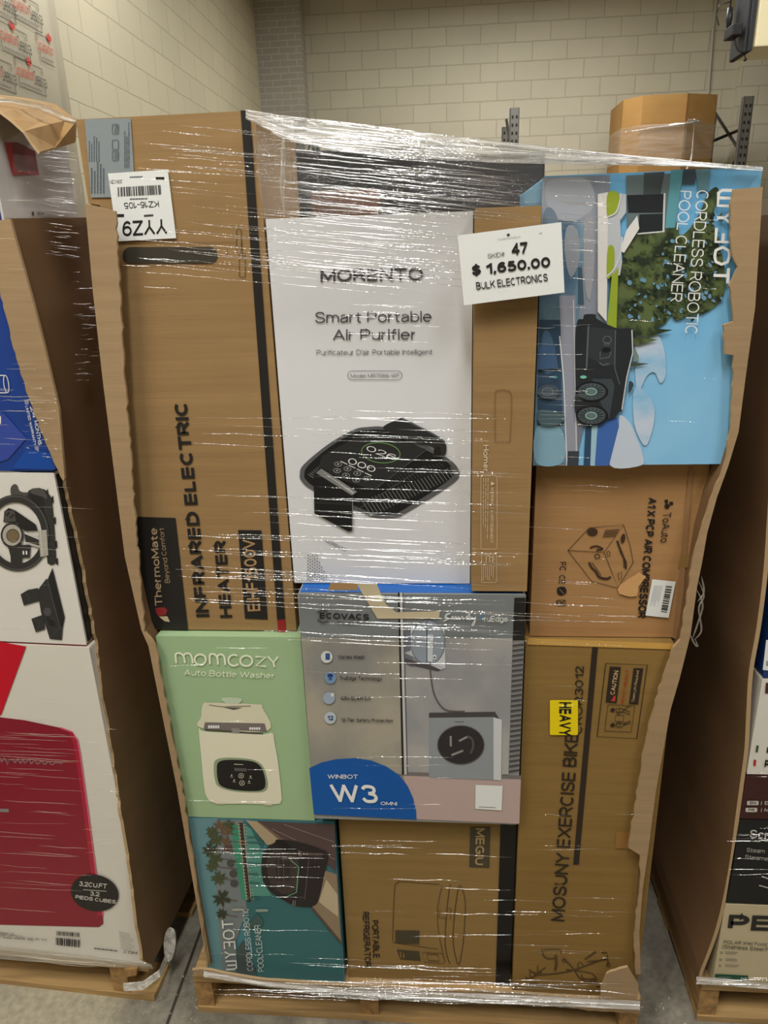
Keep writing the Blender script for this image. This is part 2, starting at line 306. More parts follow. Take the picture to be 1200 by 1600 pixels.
def glyphs(txt, t, gap=None):
    """flat lettering of stroke weight t (cap height 1): vertices, faces and the layer of every vertex"""
    vs, fs, ly = [], [], []; x = 0.0; gap = 0.11 if gap is None else gap
    for ch in txt:
        if ch == ' ': x += 0.42; continue
        w, strokes = GLY[ch]
        for k, st in enumerate(strokes):
            P = [(x+t/2+p[0]*w, t/2+p[1]*(1-t)) for p in st]
            if abs(P[0][0]-P[-1][0])+abs(P[0][1]-P[-1][1]) < 1e-4: closed = True; P = P[:-1]
            else:
                closed = False; e = 0.5*t if len(P) == 2 else 0.0
                if len(P) == 2 and abs(P[0][0]-P[1][0]) > .02 and abs(P[0][1]-P[1][1]) > .02: e = 0.28*t
                for q0, q1 in ((0, 1), (-1, -2)):
                    dx, dy = P[q0][0]-P[q1][0], P[q0][1]-P[q1][1]; L = math.hypot(dx, dy) or 1
                    P[q0] = (P[q0][0]+dx/L*e, P[q0][1]+dy/L*e)
            n = len(P); b0 = len(vs)
            for i in range(n):
                p0 = P[i-1] if (closed or i) else None; p1 = P[(i+1) % n] if (closed or i < n-1) else None
                d = []
                for s, q in ((P[i], p0), (p1, P[i])):
                    if s and q:
                        L = math.hypot(s[0]-q[0], s[1]-q[1]) or 1; d.append(((s[0]-q[0])/L, (s[1]-q[1])/L))
                nx = -sum(v[1] for v in d); ny = sum(v[0] for v in d); L = math.hypot(nx, ny) or 1; nx /= L; ny /= L
                cs = max(0.45, nx*-d[0][1]+ny*d[0][0]); h = t/2/cs
                vs += [(P[i][0]+nx*h, P[i][1]+ny*h), (P[i][0]-nx*h, P[i][1]-ny*h)]; ly += [k, k]
            for i in range(n if closed else n-1):
                j = (i+1) % n; fs.append((b0+2*i, b0+2*i+1, b0+2*j+1, b0+2*j))
        x += w+t+gap
    return vs, fs, ly
class Art(MB):
    """flat print on a carton face, measured in a crop of the picture (x0, y0, scale)"""
    def __init__(s, face, x0=0, y0=0, sc=1.0, base=0.0012):
        super().__init__(); s.face = face; s.c = (x0, y0, sc); s.b = base; s.k = 0; s.hold = False
    def frame(s, x0, y0, sc): s.c = (x0, y0, sc); return s
    def P(s, p, l): return s.face.at(s.c[0]+p[0]*s.c[2], s.c[1]+p[1]*s.c[2], s.b+0.0003*l+0.000008*s.k)
    def pg(s, pts, m, l=1):
        if not s.hold: s.k += 1
        s.poly([s.P(p, l) for p in pts], m)
    def rect(s, x0, y0, x1, y1, m, l=1): s.pg([(x0, y0), (x1, y0), (x1, y1), (x0, y1)], m, l)
    def rrect(s, x0, y0, x1, y1, r, w, m, l=1):
        p = []
        for cx, cy, a in ((x1-r, y0+r, -90), (x1-r, y1-r, 0), (x0+r, y1-r, 90), (x0+r, y0+r, 180)):
            for k in range(5): q = math.radians(a+22.5*k); p.append((cx+r*math.cos(q), cy+r*math.sin(q)))
        if w: s.line(p, w, m, l, True)
        else: s.pg(p, m, l)
    def blob(s, pts, m, l=1, n=5): s.pg(smooth_loop(pts, n), m, l)
    def ell(s, cx, cy, rx, ry, m, l=1, rot=0, n=28): s.pg(s.ring_pts(cx, cy, rx, ry, rot, n), m, l)
    def ring_pts(s, cx, cy, rx, ry, rot=0, n=28, a0=0, a1=360):
        c, d = math.cos(math.radians(rot)), math.sin(math.radians(rot)); o = []
        for k in range(n):
            q = math.radians(a0+(a1-a0)*k/n); x, y = rx*math.cos(q), ry*math.sin(q); o.append((cx+x*c-y*d, cy+x*d+y*c))
        return o
    def ring(s, cx, cy, rx, ry, w, m, l=1, rot=0, n=28): s.line(s.ring_pts(cx, cy, rx, ry, rot, n), w, m, l, True)
    def line(s, pts, w, m, l=1, closed=False):
        L = len(pts); a = []; b = []; s.k += 1; s.hold = True
        for i in range(L):
            if closed: p0, p1 = pts[i-1], pts[(i+1) % L]
            else: p0, p1 = pts[max(0, i-1)], pts[min(L-1, i+1)]
            dx, dy = p1[0]-p0[0], p1[1]-p0[1]; q = math.hypot(dx, dy) or 1
            a.append((pts[i][0]-dy/q*w/2, pts[i][1]+dx/q*w/2)); b.append((pts[i][0]+dy/q*w/2, pts[i][1]-dx/q*w/2))
        for i in range(L if closed else L-1):
            j = (i+1) % L; s.pg([a[i], a[j], b[j], b[i]], m, l)
        s.hold = False
    def curve(s, pts, w, m, l=1, n=6, closed=False): s.line(smooth_loop(pts, n, closed), w, m, l, closed)
    def text(s, txt, bl, br, tl, m, bold=0.0, l=2, gap=None):
        """lettering fitted to a measured box"""
        vs, fs, ly = glyphs(txt, min(0.235, 0.10+2.6*bold), gap)
        x0 = min(v[0] for v in vs); x1 = max(v[0] for v in vs); y0 = min(v[1] for v in vs); y1 = max(v[1] for v in vs)
        P = []; s.k += 1
        for (x, y), k in zip(vs, ly):
            u = (x-x0)/(x1-x0); w = (y-y0)/(y1-y0)
            P.append(s.P((bl[0]+(br[0]-bl[0])*u+(tl[0]-bl[0])*w, bl[1]+(br[1]-bl[1])*u+(tl[1]-bl[1])*w), l+k*0.14))
        s.add(P, fs, m)
    def quad_uv(s, q, u, w):
        (a, b, c, d) = q   # tl tr br bl
        return tuple((a[i]*(1-u)+b[i]*u)*(1-w)+(d[i]*(1-u)+c[i]*u)*w for i in range(2))
    def bars(s, q, n, m, l=2, fill=0.55, seed=3):
        """bar code: n upright bars of uneven width inside quad q (tl tr br bl)"""
        r = random.Random(seed); u = 0
        ws = [r.choice((1, 1, 2, 3)) for _ in range(n*2)]; tot = sum(ws)
        for i, w in enumerate(ws):
            if i % 2 == 0: s.pg([s.quad_uv(q, u/tot, 0), s.quad_uv(q, (u+w)/tot, 0), s.quad_uv(q, (u+w)/tot, 1), s.quad_uv(q, u/tot, 1)], m, l)
            u += w
    def rows(s, q, n, m, l=2, th=0.4, seed=5, short=0.3):
        """n rows of print too small to read, as broken strokes"""
        r = random.Random(seed)
        for i in range(n):
            w0, w1 = (i+0.5-th/2)/n, (i+0.5+th/2)/n; u = 0.0; end = 1-r.random()*short
            while u < end:
                k = min(end, u+r.uniform(0.04, 0.13)); s.pg([s.quad_uv(q, u, w0), s.quad_uv(q, k, w0), s.quad_uv(q, k, w1), s.quad_uv(q, u, w1)], m, l); u = k+0.018
    def leaf(s, cx, cy, r, m, l=2, sq=1.0, tilt=0):
        half = [(0, -1), (.18, -.62), (.42, -.72), (.34, -.25), (.62, -.52), (.7, -.38), (.98, -.42), (.86, -.12), (1, 0), (.52, .4), (.58, .56), (.1, .46), (.07, 1)]
        p = half+[(-x, y) for x, y in reversed(half[1:])]
        s.pg([(cx+x*r*sq, cy+y*r+x*r*sq*tilt) for x, y in p], m, l)

def carton(label, cat, face, dims, depth, m, group=None, name='cardboard_box', bevel=0.004, shell='carton_shell'):
    """closed carton: front face from (left, right, bottom, top) in metres along the face, straight back by depth"""
    u0, u1, z0, z1 = dims; U = V3((-face.n.y, face.n.x, 0)); o = face.p if face.p.x else V3((0, face.p.y, 0))
    f = [o+U*u+V3((0, 0, z)) for u, z in ((u0, z1), (u1, z1), (u1, z0), (u0, z0))]
    base = (f[2]+f[3])/2 - face.n*(depth/2)
    root = thing(name, base, label, cat, group)
    mb = MB(); mb.prism(f, -face.n*depth, m); mb.build(shell, root, bevel=bevel)
    return root

# ================================================================ the hall
WALL_Y, WALL_X = 8.9, -2.2
M_BACK = blocks('painted_block_back', (204, 197, 174), (182, 175, 152), 'xz', 0.41, 0.203, 0.007, bump=0.55, blotch=0.12)
M_LEFT = blocks('painted_block_left', (208, 199, 170), (188, 179, 152), 'yz', 0.41, 0.203, 0.006, bump=0.5, blotch=0.06)
M_BRICK = blocks('painted_brick', (176, 171, 160), (200, 195, 182), 'xz', 0.205, 0.068, 0.006, bump=0.35, blotch=0.15)
M_PLAIN = mat((196, 190, 172), 0.7)
def slab(name, a, b, m):
    mb = MB(); mb.box(a, b, m); return mb.build(name, loc=((a[0]+b[0])/2, (a[1]+b[1])/2, a[2]), kind='structure')
def floor_mat():
    m, nt, b = newmat('patchy_concrete')
    tc = nd(nt, 'ShaderNodeTexCoord')
    n = nd(nt, 'ShaderNodeTexNoise'); n.inputs['Scale'].default_value = 3.2; n.inputs['Detail'].default_value = 8; n.inputs['Roughness'].default_value = 0.65; n.inputs['Distortion'].default_value = 0.7
    nt.links.new(tc.outputs['Object'], n.inputs['Vector'])
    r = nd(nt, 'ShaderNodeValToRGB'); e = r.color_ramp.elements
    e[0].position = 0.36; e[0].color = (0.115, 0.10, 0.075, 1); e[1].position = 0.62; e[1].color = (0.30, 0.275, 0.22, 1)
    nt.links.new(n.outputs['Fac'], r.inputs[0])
    # a paler patch of concrete in front of the left load, with a ragged outline
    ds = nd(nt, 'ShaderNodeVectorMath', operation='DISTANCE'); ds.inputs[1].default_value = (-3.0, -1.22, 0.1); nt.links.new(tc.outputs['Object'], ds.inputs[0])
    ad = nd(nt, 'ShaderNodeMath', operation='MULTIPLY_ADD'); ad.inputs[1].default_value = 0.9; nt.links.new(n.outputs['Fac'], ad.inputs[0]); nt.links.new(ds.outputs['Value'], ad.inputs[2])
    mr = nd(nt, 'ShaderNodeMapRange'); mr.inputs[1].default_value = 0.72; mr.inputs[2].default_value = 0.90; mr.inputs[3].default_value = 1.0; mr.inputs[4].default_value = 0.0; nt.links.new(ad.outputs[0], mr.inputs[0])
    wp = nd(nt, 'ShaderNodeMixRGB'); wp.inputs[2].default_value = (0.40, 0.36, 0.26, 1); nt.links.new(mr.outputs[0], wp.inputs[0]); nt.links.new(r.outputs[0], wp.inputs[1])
    v = nd(nt, 'ShaderNodeTexNoise'); v.inputs['Scale'].default_value = 60; v.inputs['Detail'].default_value = 4; nt.links.new(tc.outputs['Object'], v.inputs['Vector'])
    mx = nd(nt, 'ShaderNodeMixRGB', blend_type='OVERLAY'); mx.inputs[0].default_value = 0.45; nt.links.new(wp.outputs[0], mx.inputs[1]); nt.links.new(v.outputs['Fac'], mx.inputs[2])
    nt.links.new(mx.outputs[0], b.inputs['Base Color']); b.inputs['Roughness'].default_value = 0.5
    bp = nd(nt, 'ShaderNodeBump'); bp.inputs['Strength'].default_value = 0.2; bp.inputs['Distance'].default_value = 0.004; nt.links.new(v.outputs['Fac'], bp.inputs['Height']); nt.links.new(bp.outputs[0], b.inputs['Normal'])
    return m
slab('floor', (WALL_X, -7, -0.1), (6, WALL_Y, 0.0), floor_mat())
slab('wall_back', (WALL_X-0.1, WALL_Y, 0), (6.1, WALL_Y+0.1, CEIL), M_BACK)
slab('wall_left', (WALL_X-0.1, -7, 0), (WALL_X, WALL_Y, CEIL), M_LEFT)
slab('wall_right', (6, -7, 0), (6.1, WALL_Y, CEIL), M_PLAIN)
slab('wall_front', (WALL_X-0.1, -7.1, 0), (6.1, -7, CEIL), M_PLAIN)
slab('ceiling', (WALL_X-0.1, -7.1, CEIL), (6.1, WALL_Y+0.1, CEIL+0.1), mat((150, 148, 142), 0.8))
px = Face(8.62).at(474, 120).x
slab('trim_1', (WALL_X, 8.62, 0), (px, WALL_Y, CEIL), M_BRICK)            # brick pilaster in the corner
px = Face(8.78).at(1152, 150).x
slab('trim_2', (px, 8.78, 0), (6, WALL_Y, CEIL), M_BACK)                  # shallow block pilaster on the right
mb = MB(); mb.box((-0.662, -7, 0), (-0.655, WALL_Y-0.3, 0.0012), mat((62, 55, 45), 0.8)); mb.build('trim_3', loc=(-0.66, 0, 0), kind='structure')

# lamps under the ceiling
for i, (x, y, z, lx, ly, P) in enumerate(LAMPS):
    r = thing('ceiling_lamp', (x, y, z), 'long white strip lamp hung under the ceiling', 'lamp', 'strip lamps under the ceiling')
    mb = MB(); mb.box((x-lx/2-0.03, y-ly/2-0.03, z+0.02), (x+lx/2+0.03, y+ly/2+0.03, z+0.09), mat((220, 220, 216), 0.4)); mb.build('lamp_housing', r, bevel=0.006)
    em, nt, b = newmat('lamp_diffuser_%d' % i); b.inputs['Emission Color'].default_value = (*LAMP_COL, 1); b.inputs['Emission Strength'].default_value = 4.0
    mb = MB(); mb.box((x-lx/2, y-ly/2, z+0.005), (x+lx/2, y+ly/2, z+0.019), em); mb.build('lamp_diffuser', r)
    for sx in (-0.8, 0.8):
        mb = MB(); mb.tube([(x+sx*(lx-.3)/2, y+sx*(ly-.3)/2, z+0.09), (x+sx*(lx-.3)/2, y+sx*(ly-.3)/2, CEIL)], 0.004, mat((120, 120, 118), 0.4, 0.8), 6); mb.build('hanger_rod', r)
    la = bpy.data.lights.new('lamp_light', 'AREA'); la.shape = 'RECTANGLE'; la.size = lx; la.size_y = ly; la.energy = P; la.color = LAMP_COL
    lo = bpy.data.objects.new('lamp_light', la); COL.objects.link(lo); lo.parent = r; lo.location = (0, 0, -0.002)

# banner hung on the left wall
BF = Face(0, WALL_X+0.03, math.pi/2)
ye = BF.at(100, 90).y
r = thing('hanging_banner', (WALL_X+0.03, ye-1.6, 0.9), 'pale printed banner with a repeated red leaf logo hung on the left wall', 'banner')
CREAM = mat((216, 208, 184), 0.6, var=0.02)
mb = MB(); N = 26; vs = []; fs = []
for i in range(N+1):
    y = ye-3.2+3.2*i/N; w = 0.004*math.sin(i*1.3)
    vs += [(WALL_X+0.024+w*0.3, y, 0.9), (WALL_X+0.024-w*0.3, y, CEIL-0.1)]
    if i: fs.append((2*i-2, 2*i, 2*i+1, 2*i-1))
mb.add(vs, fs, CREAM); o = mb.build('banner_cloth', r, smooth=True)
sm = o.modifiers.new('thickness', 'SOLIDIFY'); sm.thickness = 0.003
a = Art(BF, 0, 0, 0.10833); RED = mat((205, 70, 56), 0.6); DK = mat((62, 58, 58), 0.6); GR = mat((150, 140, 132), 0.6)
# one logo measured in the picture; the others repeat it along the cloth (real step, real size)
def logo(cy, cz, wd, cut=1.0):
    X = WALL_X+0.031; h = wd*0.52
    T = lambda u, v: V3((X, cy+(u-0.5)*wd, cz+(0.5-v)*h))
    def seg(u0, v0, u1, v1, t=0.016):
        if u0 > cut: return
        u1 = min(u1, cut); dx, dy = (0, t*1.4) if abs(v1-v0) < 1e-6 else (t, 0)
        a.poly([T(u0, v0), T(u1, v1), T(u1+dx, v1+dy), T(u0+dx, v0+dy)], DK)
    seg(0.02, 0.16, 0.40, 0.16); seg(0.58, 0.16, 0.90, 0.16); seg(0.02, 0.16, 0.02, 0.40); seg(0.90, 0.16, 0.90, 0.36)
    seg(0.05, 0.98, 0.92, 0.98); seg(0.05, 0.70, 0.05, 0.98); seg(0.91, 0.76, 0.91, 0.98)
    half = [(0, -1), (.18, -.62), (.42, -.72), (.34, -.25), (.62, -.52), (.98, -.42), (.86, -.12), (1, 0), (.52, .4), (.1, .46), (.07, 1)]
    pts = half+[(-x, y) for x, y in reversed(half[1:])]
    a.poly([T(0.49+x*0.085, 0.14+y*0.20) for x, y in pts], RED)
    for txt, u0, u1, m in (('Liquidation', 0.0, 0.58, RED), ('Deals.ca', 0.585, 1.0, DK)):
        if u0 >= cut: continue
        if u1 > cut and txt[0] == 'D': continue
        g, f, ly = glyphs(txt, 0.10); x0 = min(p[0] for p in g); x1 = max(p[0] for p in g); y0 = min(p[1] for p in g); y1 = max(p[1] for p in g)
        a.add([T(u0+(p[0]-x0)/(x1-x0)*(u1-u0), 0.74-(p[1]-y0)/(y1-y0)*0.40)+V3((0.0002*k, 0, 0)) for p, k in zip(g, ly)], f, m)
    for k in range(7):
        u = 0.14+k*0.10
        if u+0.08 < cut: a.poly([T(u, 0.82), T(u+0.085, 0.82), T(u+0.085, 0.88), T(u, 0.88)], GR)
q0 = BF.at(30, 129); q1 = BF.at(71, 138); wd = (q1-q0).length*1.12
c1 = BF.at(49, 117); c2 = BF.at(23, 62); c3 = BF.at(68, 75); c4 = BF.at(42, 14); c5 = BF.at(-2, 110)
for c, k in ((c1, 1), (c2, 1), (c4, 1), (c5, 1)): logo(c.y, c.z, wd, k)
logo(BF.at(80, 79).y, BF.at(80, 79).z, wd, 0.55)
logo(BF.at(-2, -2).y, BF.at(-2, -2).z, wd)
a.build('printed_logos', r)
mb = MB(); mb.tube([(WALL_X+0.03, ye-3.2, CEIL-0.1), (WALL_X+0.03, ye+0.02, CEIL-0.1)], 0.012, mat((150, 150, 148), 0.4, 0.6)); mb.build('banner_pole', r)

# pallet rack by the back wall with a big carton on it
RY0, RY1 = 7.3, 8.35
STEEL = mat((108, 106, 100), 0.42, 0.35); STEEL_D = mat((62, 60, 56), 0.5, 0.3); HOLE = mat((22, 22, 22), 0.8)
rx = [Face(RY0).at(465, 160).x, Face(RY0).at(804, 170).x, Face(RY0).at(1168, 160).x]
ztop = Face(RY0).at(1168, 151).z
r = thing('pallet_rack', (rx[1], RY0, 0), 'grey steel pallet rack with punched uprights standing before the back wall', 'rack')
for k, x in enumerate(rx):
    for y in (RY0, RY1):
        mb = MB(); z1 = ztop if y == RY0 else ztop-0.02
        mb.box((x-0.045, y-0.03, 0), (x+0.045, y-0.024, z1), STEEL)
        for s in (-1, 1): mb.box((x+s*0.045-0.004, y-0.03, 0), (x+s*0.045+0.004, y+0.04, z1), STEEL)
        z = 0.3
        while z < z1-0.05:
            for s in (-0.02, 0.022): mb.box((x+s-0.009, y-0.032, z), (x+s+0.009, y-0.0295, z+0.028), HOLE)
            z += 0.075
        mb.build('upright', r)
    mb = MB(); z = 0.4; d = 1
    while z < ztop-0.1:
        ya, yb = (RY0+0.03, RY1-0.03) if d > 0 else (RY1-0.03, RY0+0.03)
        mb.tube([(x, ya, z), (x, yb, z+0.55)], 0.016, STEEL_D, 6); mb.tube([(x, RY0+0.03, ztop-0.28), (x, RY1-0.03, ztop-0.28)], 0.016, STEEL_D, 6)
        z += 0.55; d = -d
    mb.build('brace', r)
ZB = 2.12
for z in (1.05, ZB):
    for y in (RY0, RY1):
        for a0, a1 in ((rx[0], rx[1]), (rx[1], rx[2])):
            mb = MB(); mb.box((a0+0.05, y-0.02, z-0.11), (a1-0.05, y+0.03, z), mat((170, 92, 40), 0.45)); mb.build('beam', r)
    for a0, a1 in ((rx[0], rx[1]), (rx[1], rx[2])):
        mb = MB()
        for q in range(12): u = a0+0.06+(a1-a0-0.12)*q/12; mb.box((u, RY0-0.015, z), (u+(a1-a0-0.12)/12-0.03, RY1+0.025, z+0.012), wood('deck_wood', (150, 120, 80), 1))
        mb.build('shelf_deck', r)
GF = Face(7.36)
xl, xr, zt = GF.at(977, 200).x, GF.at(1124, 200).x, GF.at(1050, 147).z; zb = ZB+0.012
ch = 0.15; y0, y1 = 7.36, 8.30
def octo(z, g=0.0):
    return [V3(p) for p in ((xl+ch, y0-g, z), (xr-ch*2.2, y0-g, z), (xr+g, y0+ch, z), (xr+g, y1-ch, z), (xr-ch, y1+g, z), (xl+ch, y1+g, z), (xl-g, y1-ch, z), (xl-g, y0+ch*1.2, z))]
root = thing('bulk_carton', ((xl+xr)/2, (y0+y1)/2, zb), 'large many-sided brown bulk carton with clear film round it, on the rack at the back', 'box')
mb = MB(); mb.prism(octo(zb), (0, 0, zt-zb), cardboard('amber_board', (160, 122, 70), streak=4)); mb.build('carton_shell', root, bevel=0.008)
mb = MB(); xs = xl+(xr-xl)*0.63; mb.box((xs, y0-0.006, zb), (xs+0.014, y0-0.001, zt), mat((112, 74, 38), 0.8)); mb.build('glued_seam', root)
mb = MB(); A = octo(zb+(zt-zb)*0.42, 0.012); B = octo(zt-0.27, 0.012)
for i in range(8): mb.poly([A[i], A[(i+1) % 8], B[(i+1) % 8], B[i]], film('crinkled_film', white=0.16, gloss=0.10, rough=0.2, bump=0.8, stretch=(3, 3, 30)) if 'crinkled_film' not in MATS else MATS['crinkled_film'])
mb.build('film_wrap', root)
mb = MB(); zz = zt-0.29
mb.ridge([(xl, y0-0.012, zz-0.04), (xl+0.4, y0-0.014, zz-0.01), (xl+0.75, y0-0.014, zz+0.03), (xr-ch*2.2, y0-0.012, zz+0.04), (xr, y0+ch-0.01, zz-0.02)], 0.02, 0.012, FOLD)
mb.ridge([(xs+0.09, y0-0.012, zz+0.03), (xs+0.1, y0-0.014, zz-0.3), (xs+0.02, y0-0.014, zz-0.55), (xs-0.02, y0-0.012, zb)], 0.012, 0.01, FOLD)
mb.build('film_rope', root, smooth=True)

# wall conduit, hanging lamp-side gear at the upper right
CF = Face(WALL_Y-0.03)
p0, p1 = CF.at(1117, 45), CF.at(1107, 142)
r = thing('wall_conduit', (p1.x, WALL_Y-0.03, 0.2), 'thin grey conduit running up the back wall behind the bulk carton', 'conduit')
mb = MB(); mb.tube([(p1.x, WALL_Y-0.03, 0.2), (p1.x, WALL_Y-0.03, p1.z), (p0.x-0.02, WALL_Y-0.03, p0.z), (p0.x+0.02, WALL_Y-0.03, CEIL)], 0.014, mat((182, 178, 168), 0.5)); mb.build('conduit_pipe', r, smooth=True)
UF = Face(5.0)
a0 = UF.at(1179, 73); wz = 0.75; ux = 1.0
r = thing('hanging_cabinet', (a0.x+ux/2, 5.2, a0.z), 'cream painted metal cabinet hung high beside a black bracket, upper right', 'cabinet')
mb = MB(); mb.box((a0.x, 5.0, a0.z), (a0.x+ux, 5.42, a0.z+wz), mat((250, 238, 196), 0.4, var=0.01)); mb.build('cabinet_body', r, bevel=0.01)
BK = mat((46, 47, 52), 0.45)
b0, b1 = UF.at(1164, 78), UF.at(1178, 78)
mb = MB(); mb.box((b1.x-0.035, 5.03, b0.z), (a0.x-0.004, 5.38, a0.z+wz), BK); mb.box((b0.x+0.01, 5.06, b0.z), (b0.x+0.035, 5.34, a0.z+wz), BK)
for q in range(7):
    z = b0.z+0.03+q*0.12; mb.box((b0.x+0.02, 5.08, z), (b1.x-0.02, 5.3, z+0.035), BK)
mb.build('mounting_bracket', r, bevel=0.003)
c0, c1 = UF.at(1147, 52), UF.at(1166, 32)
mb = MB(); mb.box((c0.x, 5.05, c0.z), (c1.x, 5.22, c1.z), mat((30, 30, 32), 0.5)); mb.build('control_box', r, bevel=0.008)
W0 = lambda x, y: UF.at(x, y)+V3((0, 0.1, 0))
mb = MB(); mb.tube([W0(1155, 52), W0(1157, 62), W0(1162, 73), W0(1172, 79), W0(1177, 70)], 0.006, BK); mb.tube([W0(1172, 75), W0(1173, 90)], 0.004, BK); mb.tube([W0(1172.5, 86), W0(1173, 90)], 0.012, BK)
mb.build('cable', r, smooth=True)
for xx in (a0.x+0.1, a0.x+ux-0.1):
    mb = MB(); mb.tube([(xx, 5.2, a0.z+wz), (xx, 5.2, CEIL)], 0.008, mat((90, 90, 90), 0.4, 0.7)); mb.build('hanger_rod', r)
HF = Face(5.3)
t0, t1, t2 = HF.at(1141, 12), HF.at(1138, 46), HF.at(1136, 58)
r = thing('pull_cord', (t2.x, 5.3, t2.z), 'black pull cord with a weighted end dangling left of the hanging cabinet', 'cord')
mb = MB(); mb.tube([V3((t0.x, 5.3, CEIL)), t0], 0.005, BK); mb.tube([t0, t0*0.5+t1*0.5, t1], [0.02, 0.024, 0.014], BK); mb.tube([t1, t2], 0.005, BK); mb.tube([HF.at(1136, 54), HF.at(1136, 59)], [0.022, 0.016], BK)
mb.build('cord_weight', r, smooth=True)
mb = MB(); mb.tube([HF.at(1143, 2), HF.at(1124, 8), HF.at(1119, 22), HF.at(1123, 40)], 0.004, BK); mb.build('loose_wire', r, smooth=True)

# ================================================================ pallets
WD, WD_E = wood('pallet_pine', (176, 142, 92), 0), wood('pallet_pine_grain_end', (168, 130, 80), 1)
def obox(mb, O, ang, a, b, m):
    c, s = math.cos(ang), math.sin(ang)
    T = lambda u, v, z: V3((O[0]+u*c-v*s, O[1]+u*s+v*c, z))
    mb.prism([T(a[0], a[1], a[2]), T(b[0], a[1], a[2]), T(b[0], a[1], b[2]), T(a[0], a[1], b[2])], T(a[0], b[1], 0)-T(a[0], a[1], 0), m)
def pallet(O, ang, w, d, h, label, stringers):
    r = thing('wooden_pallet', (O[0], O[1], 0), label, 'pallet', None)
    for k in range(5):
        v0 = k*(d-0.09)/4
        mb = MB(); obox(mb, O, ang, (0, v0, 0), (w, v0+0.09, 0.016), WD); mb.build('bottom_board', r, bevel=0.002)
    for u in stringers:
        mb = MB(); obox(mb, O, ang, (u, 0.004, 0.0165), (u+0.042, d-0.004, h-0.0185), WD_E); mb.build('stringer', r, bevel=0.002)
    for k in range(7):
        v0 = k*(d-0.10)/6
        mb = MB(); obox(mb, O, ang, (0, v0, h-0.018), (w, v0+0.10, h), WD); mb.build('deck_board', r, bevel=0.002)
    return r
PH = 0.118
pallet((-0.594, 0.0), 0.0, 1.03, 1.02, PH, 'wooden pallet under the middle load of wrapped cartons', (0.0, 0.395, 0.988))
AL = -0.0606
LF = Face(0.018, -0.709, AL); LU = V3((math.cos(AL), math.sin(AL), 0)); LV = V3((-math.sin(AL), math.cos(AL), 0))
LO = V3((-0.709, 0.018, 0))-LU*1.02
pallet(LO, AL, 1.02, 1.05, PH, 'wooden pallet under the left load with the red fridge carton', (0.0, 0.49, 0.915))
RF = Face(0.041, 0.582)
pallet((0.582, 0.041), 0.0, 1.02, 1.05, PH, 'wooden pallet under the right load at the edge of the picture', (0.0, 0.49, 0.978))
# pale offcut block nailed on the left pallet's front corner
r = thing('wood_offcut', LF.at(205, 1521), 'small split wood block lying on the front corner of the left pallet', 'wood block')
mb = MB(); P = [LF.at(*p, 0.012) for p in ((193, 1516), (214, 1514), (213, 1524), (192, 1528))]; mb.prism(P, LV*0.05, WD_E); mb.build('split_block', r, bevel=0.002)

# ================================================================ bins (cut-open bulk cartons that hold each load)
def sweep(mb, front, back, th, m):
    """board whose front edge follows a line, carried straight back, thickness th"""
    n = len(front)
    vs = [V3(p) for p in front]+[V3(p)+back for p in front]
    vs += [v+th for v in vs]
    fs = []
    for i in range(n-1):
        fs += [(i, i+1, n+i+1, n+i), (2*n+i, 3*n+i, 3*n+i+1, 2*n+i+1)]
    mb.add(vs, fs, m)
    mb.add(vs, [(i, 2*n+i, 2*n+i+1, i+1) for i in range(n-1)]+[(n+i, n+i+1, 3*n+i+1, 3*n+i) for i in range(n-1)]+[(0, n, 3*n, 2*n), (n-1, 3*n-1, 4*n-1, 2*n-1)], CB_EDGE)
MF = Face(-0.018)
bin_m = thing('cardboard_bin', (-0.08, 0.5, PH), 'brown bulk bin cut open down the front, round the middle load', 'bin')
lo = [(133, 318), (145, 455), (160, 590), (178, 735), (195, 870), (221, 985), (232, 1010), (256, 1130), (276, 1230), (288, 1300), (300, 1370), (312, 1440), (324, 1512)]
li = [(325, 1512), (316, 1440), (306, 1370), (294, 1300), (284, 1230), (266, 1135), (251, 1054), (243, 1008), (226, 988), (219, 900), (211, 810), (205, 720), (198, 640), (193, 560), (187, 455), (180, 330)]
lw = [MF.at(*p) for p in lo]
for p in lw: p.z = max(p.z, PH+0.001)
mb = MB(); sweep(mb, [p+V3((0, 0.0065, 0)) for p in lw], V3((0, 1.0, 0)), V3((0.006, 0, 0)), CB_BIN); mb.build('side_wall', bin_m)
mb = MB(); mb.prism([MF.at(*p) for p in lo+torn(li, 9, 1.6)], (0, 0.006, 0), CB_TAN, CB_EDGE); tag(mb.build('front_flange', bin_m), 'pale torn strip of board left along the left front corner')
ro = [(1192, 292), (1180, 480), (1165, 590), (1154, 675), (1138, 728), (1120, 778), (1105, 833), (1097, 879), (1089, 918), (1079, 992), (1062, 1060), (1048, 1108), (1025, 1236), (1013, 1329), (1004, 1391), (999, 1456), (1001, 1522)]
ri = [(994, 1522), (990, 1464), (1000, 1390), (1000, 1336), (981, 1325), (994, 1251), (1009, 1154), (1030, 1077), (1052, 1012), (1063, 1000), (1072, 947), (1080, 890), (1089, 853), (1109, 782), (1129, 737), (1133, 726), (1143, 652), (1147, 555), (1132, 553), (1131, 508), (1146, 503), (1140, 446), (1152, 417), (1143, 398), (1141, 319), (1146, 296)]
rw = [MF.at(*p) for p in ro]
for p in rw: p.z = max(p.z, PH+0.001)
mb = MB(); sweep(mb, [p+V3((0, 0.0065, 0)) for p in rw], V3((0, 1.0, 0)), V3((-0.006, 0, 0)), CB_BIN); mb.build('side_wall', bin_m)
mb = MB(); mb.prism([MF.at(*p) for p in ro+torn(ri, 9, 1.4)], (0, 0.006, 0), CB_TAN, CB_EDGE); tag(mb.build('front_flange', bin_m), 'pale bent strip of board left along the right front corner')
